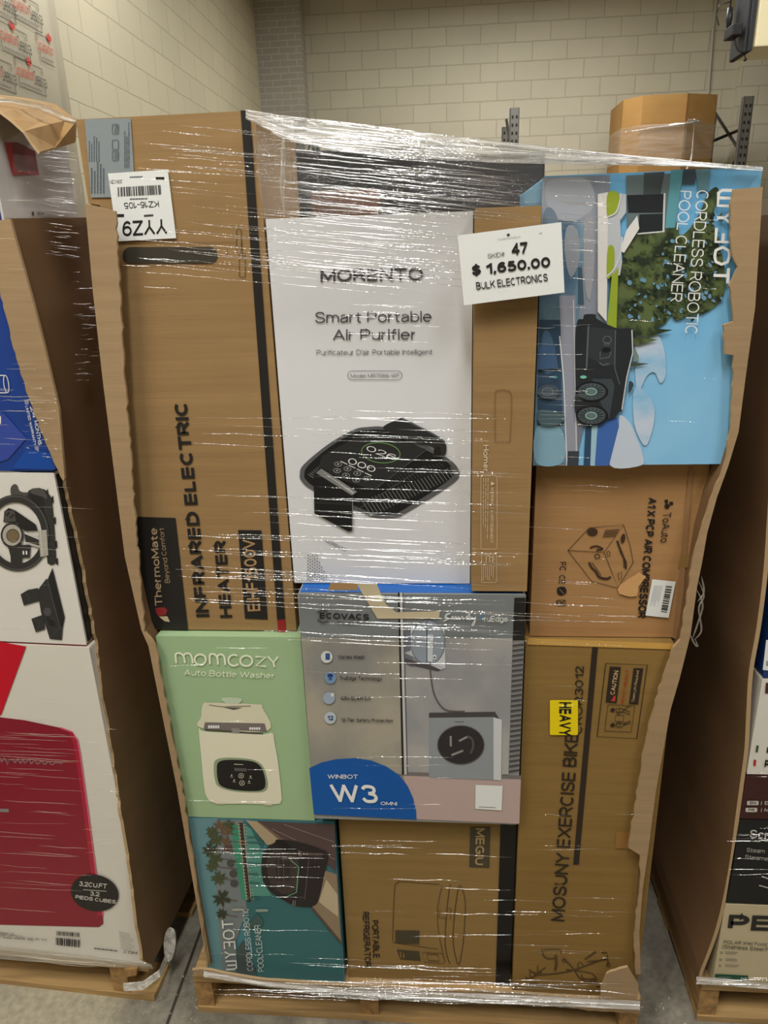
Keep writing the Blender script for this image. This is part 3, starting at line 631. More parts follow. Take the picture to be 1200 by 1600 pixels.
mb = MB(); mb.box((-0.585, 0.985, PH), (0.44, 0.992, 1.72), CB_BIN); mb.build('back_wall', bin_m)
# crushed lower rim of the bin
BL = Face(-0.03)
up = [(312, 1514), (400, 1530), (540, 1540), (660, 1546), (800, 1551), (900, 1559), (1000, 1562)]
dn = [(998, 1583), (930, 1580), (860, 1570), (760, 1568), (660, 1562), (540, 1553), (430, 1541), (360, 1533), (318, 1524), (300, 1516)]
mb = MB(); mb.prism([BL.at(*p) for p in torn(up, 16, 1.5)+torn(dn, 8, 2.5)], (0, 0.006, 0), CB_TAN, CB_EDGE)
mb.prism([BL.at(*p, 0.006) for p in torn([(982, 1511), (962, 1516), (948, 1522)], 6, 1.5)+torn([(940, 1545), (937, 1569), (960, 1570), (994, 1572), (998, 1540)], 6, 1.5)], (0, 0.005, 0), CB_TAN, CB_EDGE)
tag(mb.build('crushed_rim', bin_m), 'crumpled torn board along the bottom front edge')

# left bin: its right side wall faces the gap
SW = Face(0.018, -0.700, math.pi/2+AL)
bin_l = thing('cardboard_bin', V3(LO)+LU*0.5+LV*0.5+V3((0, 0, PH)), 'brown bulk bin with a torn flap on top, round the left load', 'bin')
fr = [(15, 341), (52, 474), (70, 545), (92, 640), (100, 740), (130, 880), (153, 1010), (162, 1090), (172, 1145), (186, 1242), (199, 1324), (208, 1389), (215, 1447), (224, 1499), (238, 1512)]
edge = [SW.at(*p) for p in torn(fr, 10, 1.3)]
zb = max(PH, edge[-1].z); edge[-1].z = zb
zt = edge[0].z
bk = LV*(1.03)
top_b = V3((-0.697, 0.018, 0))+bk; 
mb = MB(); mb.prism(edge+[V3((top_b.x, top_b.y, zb)), V3((top_b.x, top_b.y, zt+0.05))], -LU*0.007, CB_BIN, CB_EDGE); mb.build('side_wall', bin_l)
fl = [(0, 344), (15, 342), (52, 474), (70, 545), (92, 640), (101, 748)]
fi = [(99, 752), (80, 713), (50, 636), (27, 567), (0, 457), (-30, 380), (-30, 344)]
mb = MB(); mb.prism([LF.at(*p, 0.012) for p in fl+torn(fi, 8, 1.3)], LV*0.006, CB_TAN, CB_EDGE); tag(mb.build('front_flange', bin_l), 'pale torn strip of board at the front corner')
mb = MB(); obox(mb, LO, AL, (0.0, 1.03, PH), (1.01, 1.037, 1.7), CB_BIN); mb.build('back_wall', bin_l)
# two bent flaps folded over the top of the left load
F1, F2, F3, F4 = Face(0.10), Face(0.16), Face(0.02), Face(0.28)
pA = [F3.at(0, 178), F3.at(16, 190), F3.at(36, 208), F1.at(60, 194), F2.at(85, 188), F2.at(100, 191), F2.at(118, 190), F4.at(86, 166), F4.at(40, 156), F4.at(-40, 146), F3.at(-60, 150)]
pB = [F3.at(36, 208), F3.at(48, 226), F3.at(60, 241), F1.at(85, 233), F2.at(117, 223), F2.at(118, 191), F2.at(100, 191), F2.at(85, 188), F1.at(60, 194)]
mb = MB()
for pp in (pA, pB): mb.prism(pp, (0, 0.006, 0.004), cardboard('flap_board', (170, 136, 90), streak=8), CB_EDGE)
tag(mb.build('torn_flap', bin_l), 'torn, creased tan flaps bent over the top')

# right bin: its left side wall faces the gap
bin_r = thing('cardboard_bin', (1.09, 0.55, PH), 'brown bulk bin with a bowed, torn side, round the right load', 'bin')
fr = [(1246, 330), (1222, 560), (1206, 700), (1199, 800), (1193, 890), (1182, 980), (1170, 1050), (1166, 1115), (1163, 1171), (1156, 1225), (1149, 1276), (1141, 1340), (1131, 1397), (1121, 1440), (1110, 1475), (1090, 1526)]
edge = [RF.at(*p) for p in smooth_loop(fr, 4, False)]; edge[-1].z = PH+0.001
mb = MB(); sweep(mb, edge, V3((0, 1.03, 0)), V3((0.008, 0, 0)), CB_BIN); mb.build('side_wall', bin_r)
mb = MB(); mb.box((0.60, 1.073, PH), (1.60, 1.08, 1.75), CB_BIN); mb.build('back_wall', bin_r)
mb = MB(); mb.box((1.588, 0.05, PH), (1.595, 1.072, 1.75), CB_BIN); mb.build('side_wall', bin_r)

# ================================================================ cartons of the middle load
F02, F015, F00, F03, FM2 = Face(0.02), Face(0.015), Face(0.0), Face(0.03), Face(-0.02)
FT = FM2
C_ = lambda r, g, b, rough=0.4: mat((r, g, b), rough, var=0.025)
TXT = C_(46, 44, 44)

# --- tall brown carton, far left (heater)
q = (-0.566, -0.2835, 1.0255, 1.915)
r = carton('tall brown carton at the upper left with a dark vertical band and a white label', 'box', F02, q, 0.32, CB)
a = Art(F02).frame(110, 160, .30833)
a.frame(0, 0, 1); a.pg([(375.8, 172.5), (390.4, 172), (445.6, 967.6), (433, 968.7)], INK); a.frame(160, 590, .26667)
a.pg([(1024, 1420), (1071, 1416), (1076, 1498), (1030, 1500)], C_(150, 34, 40)); a.build('printed_band', r)
a = Art(F02).frame(160, 590, .26667)
a.text('INFRARED ELECTRIC', (628, 1402), (497, 152), (540, 1404), INK, 0.055)
a.text('HEATER', (762, 1406), (724, 954), (680, 1408), INK, 0.055)
a.pg([(795, 893), (932, 895), (968, 1418), (835, 1412)], INK, 1)
a.text('EIHF1500V', (926, 1366), (893, 945), (852, 1370), C_(176, 140, 96), 0.03, 2)
a.pg([(186, 815), (428, 822), (502, 1480), (262, 1470)], INK, 1)
a.text('ThermoMate', (352, 1335), (319, 880), (309, 1338), C_(190, 162, 126), 0.02, 2)
a.text('Beyond Comfort', (402, 1202), (364, 880), (366, 1204), C_(180, 150, 112), 0.0, 2)
a.pg([(308, 1350), (362, 1345), (380, 1362), (372, 1388), (330, 1400), (316, 1380)], C_(150, 44, 48), 2); a.pg([(332, 1400), (380, 1398), (396, 1432), (366, 1428), (345, 1412)], C_(200, 184, 150), 2)
a.frame(110, 160, .30833)
a.line([(205, 712), (840, 706)], 2.5, C_(132, 98, 62)); a.line([(215, 828), (850, 824)], 2.0, C_(140, 104, 66))
a.rrect(842, 642, 866, 760, 10, 3, C_(70, 54, 40)); a.rrect(856, 765, 886, 886, 10, 3, C_(70, 54, 40)); a.line([(866, 690), (876, 800)], 3, C_(70, 54, 40)); a.line([(795, 742), (797, 786)], 3, C_(90, 66, 44))
a.build('printed_lettering', r)
a = Art(F02).frame(110, 160, .30833); a.rrect(265, 733, 745, 815, 38, 0, C_(62, 58, 50)); a.build('hand_slot', r)
a = Art(F02, base=0.0016).frame(110, 160, .30833)
GRS = C_(140, 148, 152); GRD = C_(92, 98, 104)
a.pg([(72, 85), (305, 80), (330, 480), (105, 482)], GRS, 1)
for x0, x1, y0, y1 in ((90, 150, 170, 300), (100, 175, 300, 460)): a.rows([(x0, y1), (x0, y0), (x1, y0), (x1, y1)], 5, GRD, 2)
for y in (110, 190, 245): a.rrect(212, y, 243, y+48, 6, 3, GRD, 2)
a.text('IP54', (240, 150), (240, 115), (222, 150), GRD, .02); a.text('1500', (240, 288), (240, 250), (222, 288), GRD, .02)
a.rows([(270, 330), (270, 100), (300, 100), (300, 330)], 3, GRD, 2)
tag(a.build('spec_sticker', r), 'grey printed sticker')
a = Art(F02, base=0.003).frame(110, 160, .30833)
a.pg([(190, 360), (493, 340), (536, 688), (238, 704)], PAPER, 1); lab = tag(a.build('shipping_label', r), 'white label printed upside down'); a = Art(F02, base=0.003).frame(110, 160, .30833)
a.bars([(238, 430), (458, 418), (462, 466), (240, 478)], 30, INK); a.build('barcode', lab); a = Art(F02, base=0.003).frame(110, 160, .30833)
a.text('YYZ9', (488, 590), (262, 602), (491, 668), INK, 0.025); a.text('KZ16-105', (446, 498), (270, 508), (450, 530), INK, 0.012)
a.text('206-CZN', (262, 392), (200, 394), (262, 410), INK, 0.01); a.rows([(372, 566), (430, 562), (432, 580), (374, 584)], 1, INK, 2, .6); a.rows([(300, 374), (380, 370), (381, 380), (301, 384)], 1, GRD, 2, .6)
a.rect(236, 566, 272, 582, INK); a.rect(432, 378, 476, 392, INK); a.rows([(300, 484), (410, 480), (411, 492), (301, 496)], 1, GRD, 2, .5)
a.build('label_lettering', lab)

# --- white carton (air purifier)
q = (-0.280, 0.0475, 1.127, 1.762)
r = carton('large white carton with a black air purifier pictured on it, centre of the load', 'box', F02, q, 0.32, mat((220, 220, 222), 0.42, var=0.012))
a = Art(F02).frame(400, 320, .3); T2 = C_(74, 72, 74)
a.text('MORENTO', (335, 403), (870, 394), (335, 330), T2, 0.03); a.text('Smart Portable', (308, 616), (915, 610), (308, 554), T2, 0.006)
a.text('Air Purifier', (400, 706), (828, 703), (400, 645), T2, 0.006); a.text("Purificateur D'air Portable Intelligent", (315, 790), (918, 786), (315, 754), T2, 0.0)
a.rrect(478, 865, 760, 912, 22, 2.2, T2); a.text('Model: MR7566-WF', (493, 901), (747, 899), (493, 879), T2, 0.0)
a.frame(430, 620, .275); a.text('MORENTO', (282, 825), (398, 882), (292, 806), C_(120, 118, 120), 0.02)
for i in range(12):
    for j in range(9):
        if i < 9-0.6*(8-j): a.ell(186+i*13, 900+j*17+(i % 2)*8, 3.2, 5.0, C_(96, 94, 96), 1, 20, 6)
a.build('printed_lettering', r)
a = Art(F02).frame(430, 620, .275); K1, K2, K3, K4, SIL = C_(92, 92, 94), C_(44, 44, 45), C_(26, 26, 27), C_(128, 128, 128), C_(176, 176, 176)
a.blob([(140, 440), (162, 385), (300, 270), (440, 190), (520, 172), (640, 176), (820, 262), (985, 352), (1042, 415), (1035, 468), (940, 540), (740, 662), (690, 686), (580, 690), (470, 652), (215, 532), (150, 480)], K1, 1)
a.blob([(165, 440), (190, 388), (310, 285), (445, 205), (520, 190), (630, 194), (800, 275), (960, 358), (1012, 418), (1005, 455), (920, 520), (730, 640), (680, 662), (590, 668), (490, 636), (240, 520), (178, 475)], K3, 2)
for i in range(28):                                   # grille slots
    t = i/27; x0 = 480+t*500; y0 = 560-t*150
    a.line([(x0+14, y0+30-t*40), (x0+70-t*20, y0+118-t*78)], 3.2, K4, 3)
for i in range(16): t = i/15; a.line([(188+t*150, 440-t*120), (220+t*140, 462-t*118)], 3.4, K4, 3)
for i in range(18): t = i/17; a.line([(600+t*330, 445-t*70), (660+t*300, 520-t*120)], 2.0, K1, 3)
a.pg([(265, 335), (470, 225), (610, 205), (860, 300), (700, 420), (560, 530), (240, 430)], K2, 4)
a.line([(470, 640), (850, 395)], 3, K1, 4); a.line([(560, 530), (860, 300)], 3, K1, 5)
a.blob([(612, 180), (700, 128), (735, 126), (880, 200), (962, 250), (970, 320), (935, 350), (900, 290), (760, 250)], K2, 5); a.curve([(720, 126), (880, 202), (964, 256)], 9, K1, 6)
a.blob([(905, 290), (935, 290), (938, 345), (905, 340)], K3, 6)
a.pg([(218, 440), (262, 400), (470, 535), (442, 575), (440, 762), (415, 766), (222, 662)], K3, 6); a.pg([(232, 432), (262, 408), (466, 540), (436, 560)], K4, 7); a.pg([(262, 422), (280, 432), (452, 545), (440, 552)], SIL, 8)
a.line([(440, 570), (438, 762)], 5, K4, 7); a.line([(222, 600), (438, 610)], 12, K2, 7)
a.ring(600, 318, 110, 57, 4, C_(120, 160, 96), 6, 6)
a.text('026', (512, 302), (676, 362), (530, 274), WHITE, 0.0, 7); a.text('000', (408, 376), (560, 432), (424, 344), WHITE, 0.0, 7)
for k in range(4): a.line([(372+k*46, 366+k*22), (410+k*46, 384+k*22)], 4, WHITE, 7)
for x, y in ((357, 382), (411, 409), (466, 435), (522, 464), (351, 419), (403, 446), (460, 473)): a.ring(x, y, 20, 12, 2.6, SIL, 7, 5, 14); a.ell(x, y, 7, 4, SIL, 7, 0, 8)
a.build('printed_picture', r)

# --- tall brown carton, middle
q = (0.049, 0.147, 1.131, 1.764)
r = carton('narrow tall brown carton standing between the white carton and the blue-sky carton', 'box', FT, q, 0.34, CB)
a = Art(FT).frame(735, 680, .15625); PW = C_(214, 196, 166)
a.text('Homer', (130, 98), (130, 360), (182, 98), PW, 0.03)
a.rrect(105, 398, 266, 1140, 20, 4, PW); a.text('WARNING / AVERTISSEMENT', (203, 520), (196, 1078), (236, 520), PW, 0.02)
a.pg([(205, 508), (205, 462), (246, 486)], PW)
for x in (128, 150, 172): a.rows([(x+9, 430), (x+2, 1110), (x-7, 1110), (x, 430)], 1, PW, 2, 0.5, seed=x)
a.rrect(112, 1192, 262, 1474, 14, 4, PW); a.rows([(240, 1210), (236, 1290), (140, 1290), (144, 1210)], 3, PW, 2, .25); a.rows([(240, 1310), (236, 1450), (118, 1450), (122, 1310)], 6, PW, 2, .3)
a.ring(215, 1240, 22, 22, 4, PW)
a.build('printed_lettering', r)
a = Art(FT).frame(700, 320, .3876); a.curve([(190, 955), (190, 770), (205, 748), (235, 748), (256, 775), (250, 955)], 3, C_(132, 100, 62), closed=False); a.line([(250, 955), (190, 955)], 2, C_(140, 108, 70)); a.build('hand_slot', r)

# --- carton with the blue sky picture, upper right (pool cleaner)
q = (0.152, 0.4655, 1.357, 1.8055)
r = carton('sky-blue picture carton lying on its side at the upper right, showing a garden pool', 'box', F00, q, 0.36, twotone('sky_print', (116, 184, 230), (150, 204, 238), 2.5, (1, 1, 1), 0.42, 0.75))
a = Art(F00).frame(820, 240, .31667)
DKT, TEAL, WTR, GREY, GRL, LIME, TREE, TREE2 = C_(38, 42, 46), C_(96, 158, 172), twotone('water_print', (74, 104, 132), (128, 160, 178), 14, (1, 1, .4)), twotone('deck_print', (116, 124, 138), (158, 164, 176), 10, (1, 1, .4)), C_(178, 182, 192), C_(150, 168, 52), twotone('tree_print', (40, 52, 38), (92, 106, 64), 45, (1, 1, 1), .42, .6), C_(84, 96, 60)
a.pg([(88, 118), (420, 105), (400, 860), (250, 1540), (44, 1538), (72, 700)], GREY, 1)
a.pg([(88, 330), (300, 330), (260, 900), (240, 1530), (46, 1536), (72, 700)], WTR, 2)
a.pg([(72, 820), (190, 820), (180, 1160), (190, 1340), (60, 1340)], C_(52, 74, 98), 3)
a.pg([(170, 700), (250, 700), (262, 1540), (208, 1540), (182, 1000)], C_(150, 152, 166), 3); a.line([(240, 720), (256, 1540)], 5, C_(206, 208, 214), 4); a.line([(172, 900), (192, 1120), (208, 1540)], 6, C_(214, 218, 222), 4)
a.pg([(262, 560), (282, 552), (292, 745), (262, 745)], C_(66, 92, 108), 3)
a.blob([(300, 300), (335, 330), (345, 520), (320, 720), (296, 640), (290, 450)], C_(160, 160, 168), 3)
a.blob([(110, 140), (300, 125), (345, 250), (250, 330), (130, 300)], C_(168, 172, 182), 2); a.blob([(92, 300), (150, 290), (190, 480), (130, 640), (80, 620)], C_(116, 132, 148), 3); a.blob([(210, 360), (260, 380), (270, 520), (226, 610), (196, 480)], C_(150, 154, 164), 3)
a.blob([(86, 900), (120, 880), (150, 980), (130, 1080), (84, 1060)], C_(74, 104, 132), 4); a.blob([(60, 1350), (180, 1360), (190, 1520), (56, 1526)], C_(132, 170, 190), 3)
a.pg([(300, 1340), (350, 1340), (345, 1540), (290, 1540)], C_(46, 74, 104), 3); a.pg([(212, 1468), (268, 1468), (264, 1540), (208, 1540)], C_(60, 66, 74), 4); a.line([(345, 1340), (338, 1540)], 30, C_(160, 196, 212), 4)
a.pg([(362, 1310), (455, 1300), (465, 1345), (415, 1540), (345, 1540)], C_(66, 104, 176), 4)
a.blob([(470, 1290), (520, 1330), (560, 1420), (580, 1480), (575, 1538), (420, 1538), (462, 1350)], C_(196, 206, 222), 3)
CLD = twotone('cloud_print', (128, 188, 226), (198, 210, 228), 9, (1, 1, 2.5), 0.35, 0.6)
a.blob([(545, 900), (600, 880), (660, 900), (690, 980), (695, 1090), (670, 1132), (640, 1080), (600, 1100), (560, 1180), (545, 1100)], CLD, 2)
a.blob([(540, 1160), (600, 1180), (640, 1260), (625, 1380), (590, 1440), (540, 1330)], CLD, 2)
# house
a.pg([(500, 108), (780, 96), (770, 180), (690, 385), (505, 400)], C_(104, 118, 120), 2); a.pg([(588, 96), (690, 90), (670, 200), (585, 205)], C_(70, 78, 82), 3)
a.pg([(505, 205), (685, 200), (680, 290), (510, 292)], DKT, 3); a.pg([(565, 300), (680, 296), (682, 388), (562, 402)], DKT, 3); a.line([(690, 195), (684, 388)], 9, C_(208, 210, 212), 4); a.line([(555, 396), (690, 384)], 7, C_(208, 210, 212), 4)
a.pg([(722, 80), (782, 78), (742, 366), (692, 368)], TEAL, 4); a.pg([(842, 78), (918, 74), (905, 180), (858, 190)], C_(100, 138, 152), 4); a.pg([(782, 78), (850, 76), (838, 150), (776, 150)], C_(66, 78, 90), 3)
# planting
a.blob([(420, 620), (480, 540), (520, 400), (690, 380), (700, 330), (760, 380), (720, 800), (560, 870), (430, 860)], TREE, 3)
a.blob([(700, 370), (780, 400), (860, 300), (900, 200), (945, 165), (960, 210), (930, 300), (950, 420), (985, 560), (980, 700), (900, 780), (800, 800), (740, 820), (690, 700), (640, 560)], TREE, 4)
random.seed(4)
for i in range(260):
    t = random.random(); x = random.uniform(690, 975) if i % 3 else random.uniform(480, 720); y = random.uniform(420, 820) if x < 880 else random.uniform(300, 740)
    a.ell(x, y, random.uniform(5, 15), random.uniform(4, 13), random.choice((TREE2, C_(38, 50, 40), C_(70, 84, 56), C_(108, 150, 180))), 5+i % 3, random.uniform(0, 90), 7)
a.pg([(430, 600), (462, 560), (452, 860), (405, 850)], LIME, 5); a.pg([(486, 850), (730, 870), (610, 905), (490, 890)], TREE, 5); a.pg([(500, 900), (660, 918), (560, 945), (500, 935)], TREE, 5); a.pg([(505, 1030), (615, 1036), (530, 1052)], C_(66, 78, 66), 5); a.pg([(540, 950), (562, 1000), (560, 1026), (536, 1026)], C_(120, 136, 132), 4)
# loungers
a.pg([(360, 200), (412, 190), (404, 830), (360, 780)], C_(222, 218, 214), 5); a.pg([(395, 195), (500, 200), (500, 290), (470, 330), (480, 540), (470, 600), (400, 610)], C_(190, 194, 200), 4)
a.blob([(410, 195), (462, 195), (462, 280), (430, 310), (405, 300)], LIME, 6); a.blob([(410, 465), (440, 465), (440, 560), (420, 612), (404, 600)], LIME, 6)
a.pg([(555, 305), (565, 370), (490, 490), (470, 480), (500, 380)], C_(226, 224, 222), 6); a.curve([(400, 610), (440, 570), (470, 500), (480, 410)], 7, C_(214, 214, 216), 7); a.curve([(410, 312), (450, 290), (470, 230), (475, 195)], 7, C_(214, 214, 216), 7)
# the machine
a.frame(840, 490, .14167)
B1, B2, B3 = C_(40, 44, 48), C_(62, 70, 76), C_(92, 102, 110)
a.blob([(500, 60), (520, 10), (640, 10), (660, 60), (870, 160), (1000, 160), (1050, 200), (1050, 430), (990, 700), (935, 1040), (900, 1090), (795, 1165), (440, 1140), (420, 760), (415, 300), (440, 80)], B1, 6)
a.pg([(560, 140), (860, 180), (850, 560), (760, 590), (560, 480)], C_(52, 56, 60), 7); a.pg([(860, 200), (1030, 190), (1030, 480), (960, 700), (880, 690), (850, 560)], B1, 7)
a.line([(1040, 180), (1050, 430), (985, 700), (930, 1060)], 14, C_(196, 200, 204), 8); a.line([(860, 180), (850, 600), (905, 780)], 10, B3, 8); a.line([(560, 140), (540, 600)], 18, B3, 7)
a.ring(768, 290, 46, 40, 10, B3, 8); a.rrect(735, 320, 790, 350, 6, 8, B3, 8); a.ell(755, 400, 50, 28, C_(24, 26, 28), 8); a.line([(690, 420), (690, 500), (790, 480), (810, 420)], 12, B3, 8); a.line([(680, 540), (720, 570), (790, 548)], 14, B3, 8)
a.pg([(600, 720), (820, 720), (850, 800), (790, 1160), (700, 1000)], B2, 7)
a.blob([(1010, 750), (1050, 760), (1056, 800), (1005, 876)], B2, 6)
for cy in (860, 1125):
    a.ell(600, cy, 180, 112, B1, 8); a.ring(600, cy, 172, 106, 10, C_(24, 26, 28), 9); a.ell(595, cy, 150, 92, C_(78, 88, 94), 9)
    for k in range(16):
        q = math.radians(22.5*k+8); a.line([(592+70*math.cos(q), cy+44*math.sin(q)), (592+140*math.cos(q), cy+84*math.sin(q))], 7, B1, 10)
    a.ell(590, cy, 66, 42, C_(104, 116, 120), 10); a.ring(590, cy, 62, 38, 8, C_(150, 206, 186), 11)
a.ell(505, 700, 36, 18, C_(120, 196, 172), 8); a.ell(190, 700, 28, 14, C_(84, 150, 142), 8)
a.ell(120, 860, 120, 80, C_(74, 84, 96), 6); a.ring(110, 860, 60, 40, 6, C_(128, 144, 150), 7); a.blob([(0, 1080), (100, 1060), (280, 1110), (280, 1190), (150, 1240), (20, 1210)], C_(74, 96, 104), 6)
a.pg([(10, 350), (190, 350), (230, 600), (0, 620)], C_(64, 92, 126), 5)
a.build('printed_picture', r)
a = Art(F00).frame(820, 240, .31667); a.b = 0.006
a.text('CORDLESS ROBOTIC', (848, 180), (790, 885), (912, 183), WHITE, 0.0); a.text('POOL CLEANER', (765, 182), (717, 729), (826, 186), WHITE, 0.0)
# the maker's word, drawn letter by letter along the carton's edge
U = (-28/470.0)
def wy(art, O, ux, uy, m, w, l=2):
    T = lambda u, v: (O[0]+ux[0]*u+uy[0]*v, O[1]+ux[1]*u+uy[1]*v)
    for st in ([(0, 1), (0, .25), (.15, 0), (.9, 0), (.9, 1)], [(.45, 0), (.45, .85)], [(1.25, 1), (1.6, .5), (1.95, 1)], [(1.6, .5), (1.6, 0)], [(2.25, 1), (3.0, 1), (3.0, 0), (2.2, 0)], [(2.5, .5), (3.0, .5)],
               [(3.85, 1), (3.5, .95), (3.3, .5), (3.5, .05), (3.85, 0)], [(3.85, 0), (4.15, .1), (4.3, .5), (4.15, .9), (3.85, 1)], [(4.5, 1), (5.4, 1)], [(4.95, 1), (4.95, 0)]):
        art.line([T(*p) for p in st], w, m, l)
wy(a, (957, 180), (-5.2, 85), (72, 2), WHITE, 15)
a.build('printed_lettering', r)

# --- brown carton at the right, middle (compressor)
q = (0.1615, 0.4535, 1.0135, 1.355)
r = carton('square brown carton at the right with a line-drawn cube and a small white label', 'box', F03, q, 0.34, CB_RED)
a = Art(F03).frame(800, 720, .28333); LN = C_(66, 46, 32)
a.text('A1 X PCP AIR COMPRESSOR', (752, 202), (690, 865), (806, 206), INK, 0.06)
a.text('ToAuto', (834, 286), (818, 452), (878, 284), INK, 0.012); a.ell(855, 250, 14, 14, INK); a.rect(842, 214, 860, 232, INK); a.rect(868, 226, 888, 244, INK)
a.text('FC', (262, 558), (262, 604), (298, 558), INK, 0.02); a.text('CE', (260, 630), (258, 678), (294, 630), INK, 0.02)
a.blob([(252, 700), (290, 696), (300, 726), (272, 742), (250, 730)], INK); a.line([(262, 708), (286, 732)], 3, CB_RED, 3); a.line([(258, 770), (292, 796)], 4, INK); a.line([(258, 796), (292, 770)], 4, INK); a.rrect(252, 768, 294, 798, 3, 3, INK); a.rect(244, 770, 249, 798, INK)
for pl in ([(308, 495), (425, 370), (615, 352), (508, 505), (308, 495)], [(508, 505), (545, 600), (585, 700), (668, 560), (652, 470), (615, 352)], [(308, 495), (440, 665), (585, 702)]): a.line(pl, 3.2, LN)
for i in range(5): a.line([(500+i*3, 420-i*9), (572+i*5, 414-i*9)], 4, LN)
a.ell(443, 392, 30, 22, LN); a.ell(612, 428, 12, 26, LN, 2, 10); a.ring(532, 512, 8, 14, 3, LN); a.ring(470, 527, 14, 12, 5, LN); a.curve([(430, 480), (465, 470), (500, 486), (465, 492)], 9, LN)
a.curve([(580, 440), (590, 470), (610, 520), (626, 560), (628, 596)], 11, LN); a.curve([(595, 500), (615, 540), (618, 590)], 5, LN); a.curve([(425, 560), (440, 590), (462, 610), (480, 640), (520, 650), (545, 640)], 12, LN); a.curve([(440, 562), (470, 600), (490, 634)], 4, LN)
a.line([(585, 622), (606, 612), (602, 650), (588, 660), (585, 622)], 3, LN)
a.build('printed_lettering', r)
a = Art(F03, base=0.0028).frame(800, 720, .28333)
a.pg(torn([(585, 705), (600, 680), (700, 615), (740, 640), (700, 690), (690, 745)], 10, 3)+torn([(655, 752), (620, 742), (592, 735)], 10, 3), C_(206, 158, 104, .75)); tag(a.build('torn_paper', r), 'pale torn patch of board')
a = Art(F03, base=0.0032).frame(880, 800, .15)
a.pg([(928, 700), (1172, 726), (1098, 1104), (856, 1078)], PAPER, 1); lab = tag(a.build('barcode_label', r), 'white bar code label'); a = Art(F03, base=0.0032).frame(880, 800, .15); a.bars([(1135, 775), (1078, 1060), (1014, 1050), (1070, 768)], 20, INK); a.build('barcode', lab); a = Art(F03, base=0.0032).frame(880, 800, .15)
a.rows([(1040, 770), (985, 990), (900, 975), (945, 765)], 6, C_(150, 150, 150), 2, .3)
a.build('label_lettering', lab)
a = Art(F03, base=0.002).frame(800, 720, .28333); a.pg([(930, 515), (1010, 520), (985, 590), (915, 585)], CB_GOLD, 4); a.build('packing_tape', r); a = Art(F03, base=0.002).frame(800, 720, .28333); a.pg([(978, 40), (1000, 40), (925, 980), (885, 980)], C_(150, 112, 74, .7), 3); a.build('packing_tape', r)

# --- grey picture carton, centre (window robot)
q = (-0.267, 0.1455, 0.6115, 1.1245)
r = carton('grey picture carton in the centre with a blue quarter disc in its lower corner', 'box', FM2, q, 0.38, mat((150, 150, 148), 0.35, var=0.10, scale=5))
f4 = [V3((-0.267, -0.02, 1.1245)), V3((0.1455, -0.02, 1.1245))]
mb = MB(); back = V3((0, 0.05, 0.0006)); tl, tr = f4[0]+V3((0.004, 0.004, 0)), f4[1]+V3((-0.004, 0.004, 0)); mb.poly([tl+V3((0, 0, 0.0006)), tr+V3((0, 0, 0.0006)), tr+back, tl+back], C_(24, 96, 178)); tag(mb.build('top_print', r), 'bright blue top')
a = Art(FM2).frame(450, 890, .325)
G1, G2, G3 = C_(176, 170, 156), C_(132, 134, 136), C_(160, 158, 162)
a.pg([(52, 118), (1140, 120), (1138, 330), (64, 330)], C_(124, 128, 130), 1)
a.pg([(64, 330), (535, 330), (555, 985), (110, 962)], twotone('marble_print', (170, 162, 146), (140, 138, 134), 5), 2)
a.pg([(560, 330), (1080, 330), (1060, 985), (566, 985)], twotone('wall_print', (150, 150, 152), (176, 172, 168), 5), 2)
a.pg([(550, 980), (1120, 1000), (1112, 1222), (610, 1200)], C_(190, 166, 160), 2); a.pg([(545, 972), (1120, 990), (1120, 1008), (550, 990)], C_(120, 114, 112), 3)
a.line([(533, 110), (553, 985)], 10, INK, 4); a.line([(543, 110), (565, 985)], 12, C_(196, 196, 196), 4); a.line([(552, 110), (574, 985)], 4, C_(90, 88, 92), 5)
a.pg([(1088, 135), (1142, 135), (1138, 340), (1080, 340)], INK, 3)
for k in range(26): y = 360+k*24.2; a.line([(1080-k*.7, y+6), (1138-k*1.0, y-2)], 9, C_(74, 70, 76), 3)
# robot on the glass
a.pg([(560, 300), (600, 285), (600, 470), (560, 450)], C_(110, 116, 126), 4); a.pg([(590, 270), (752, 285), (757, 474), (590, 392)], C_(204, 206, 212), 5); a.pg([(560, 425), (740, 480), (720, 488), (560, 452)], C_(80, 76, 80), 5); a.pg([(560, 400), (590, 390), (757, 474), (735, 482)], C_(190, 190, 194), 5)
a.pg([tuple(p) for p in a.ring_pts(672, 350, 84, 108)], C_(150, 158, 170), 6); a.pg([(668, 312), (698, 312), (694, 445), (668, 440)], C_(204, 210, 218), 7); a.line([(668, 242), (668, 448)], 4, C_(52, 54, 60), 7); a.ring(672, 350, 82, 106, 4, C_(110, 118, 130), 7)
a.rrect(697, 410, 712, 432, 5, 0, WHITE, 8); a.ell(704, 422, 4, 5, INK, 9)
a.curve([(683, 440), (685, 500), (700, 590), (730, 650), (770, 678), (850, 682)], 6, C_(90, 84, 80), 6)
# station
a.pg([(678, 688), (995, 684), (1020, 712), (1028, 1010), (990, 1012), (678, 1000)], C_(146, 150, 156), 4); a.pg([(678, 688), (995, 684), (1020, 725), (990, 708), (678, 712)], C_(72, 68, 70), 5); a.pg([(988, 710), (1028, 722), (1024, 1014), (988, 1010)], C_(206, 208, 210), 5)
a.ell(831, 843, 114, 94, C_(48, 44, 46), 6); a.ring(831, 843, 112, 93, 4, C_(96, 92, 92), 7)
for p in ([(782, 800), (783, 850)], [(822, 824), (866, 802)], [(786, 892), (842, 870)]): a.line(p, 10, C_(150, 144, 140), 7)
a.curve([(860, 800), (885, 815), (890, 850), (878, 884)], 9, C_(92, 86, 86), 7, 4); a.rows([(800, 728), (856, 728), (856, 735), (800, 735)], 1, C_(100, 100, 104), 6, .5)
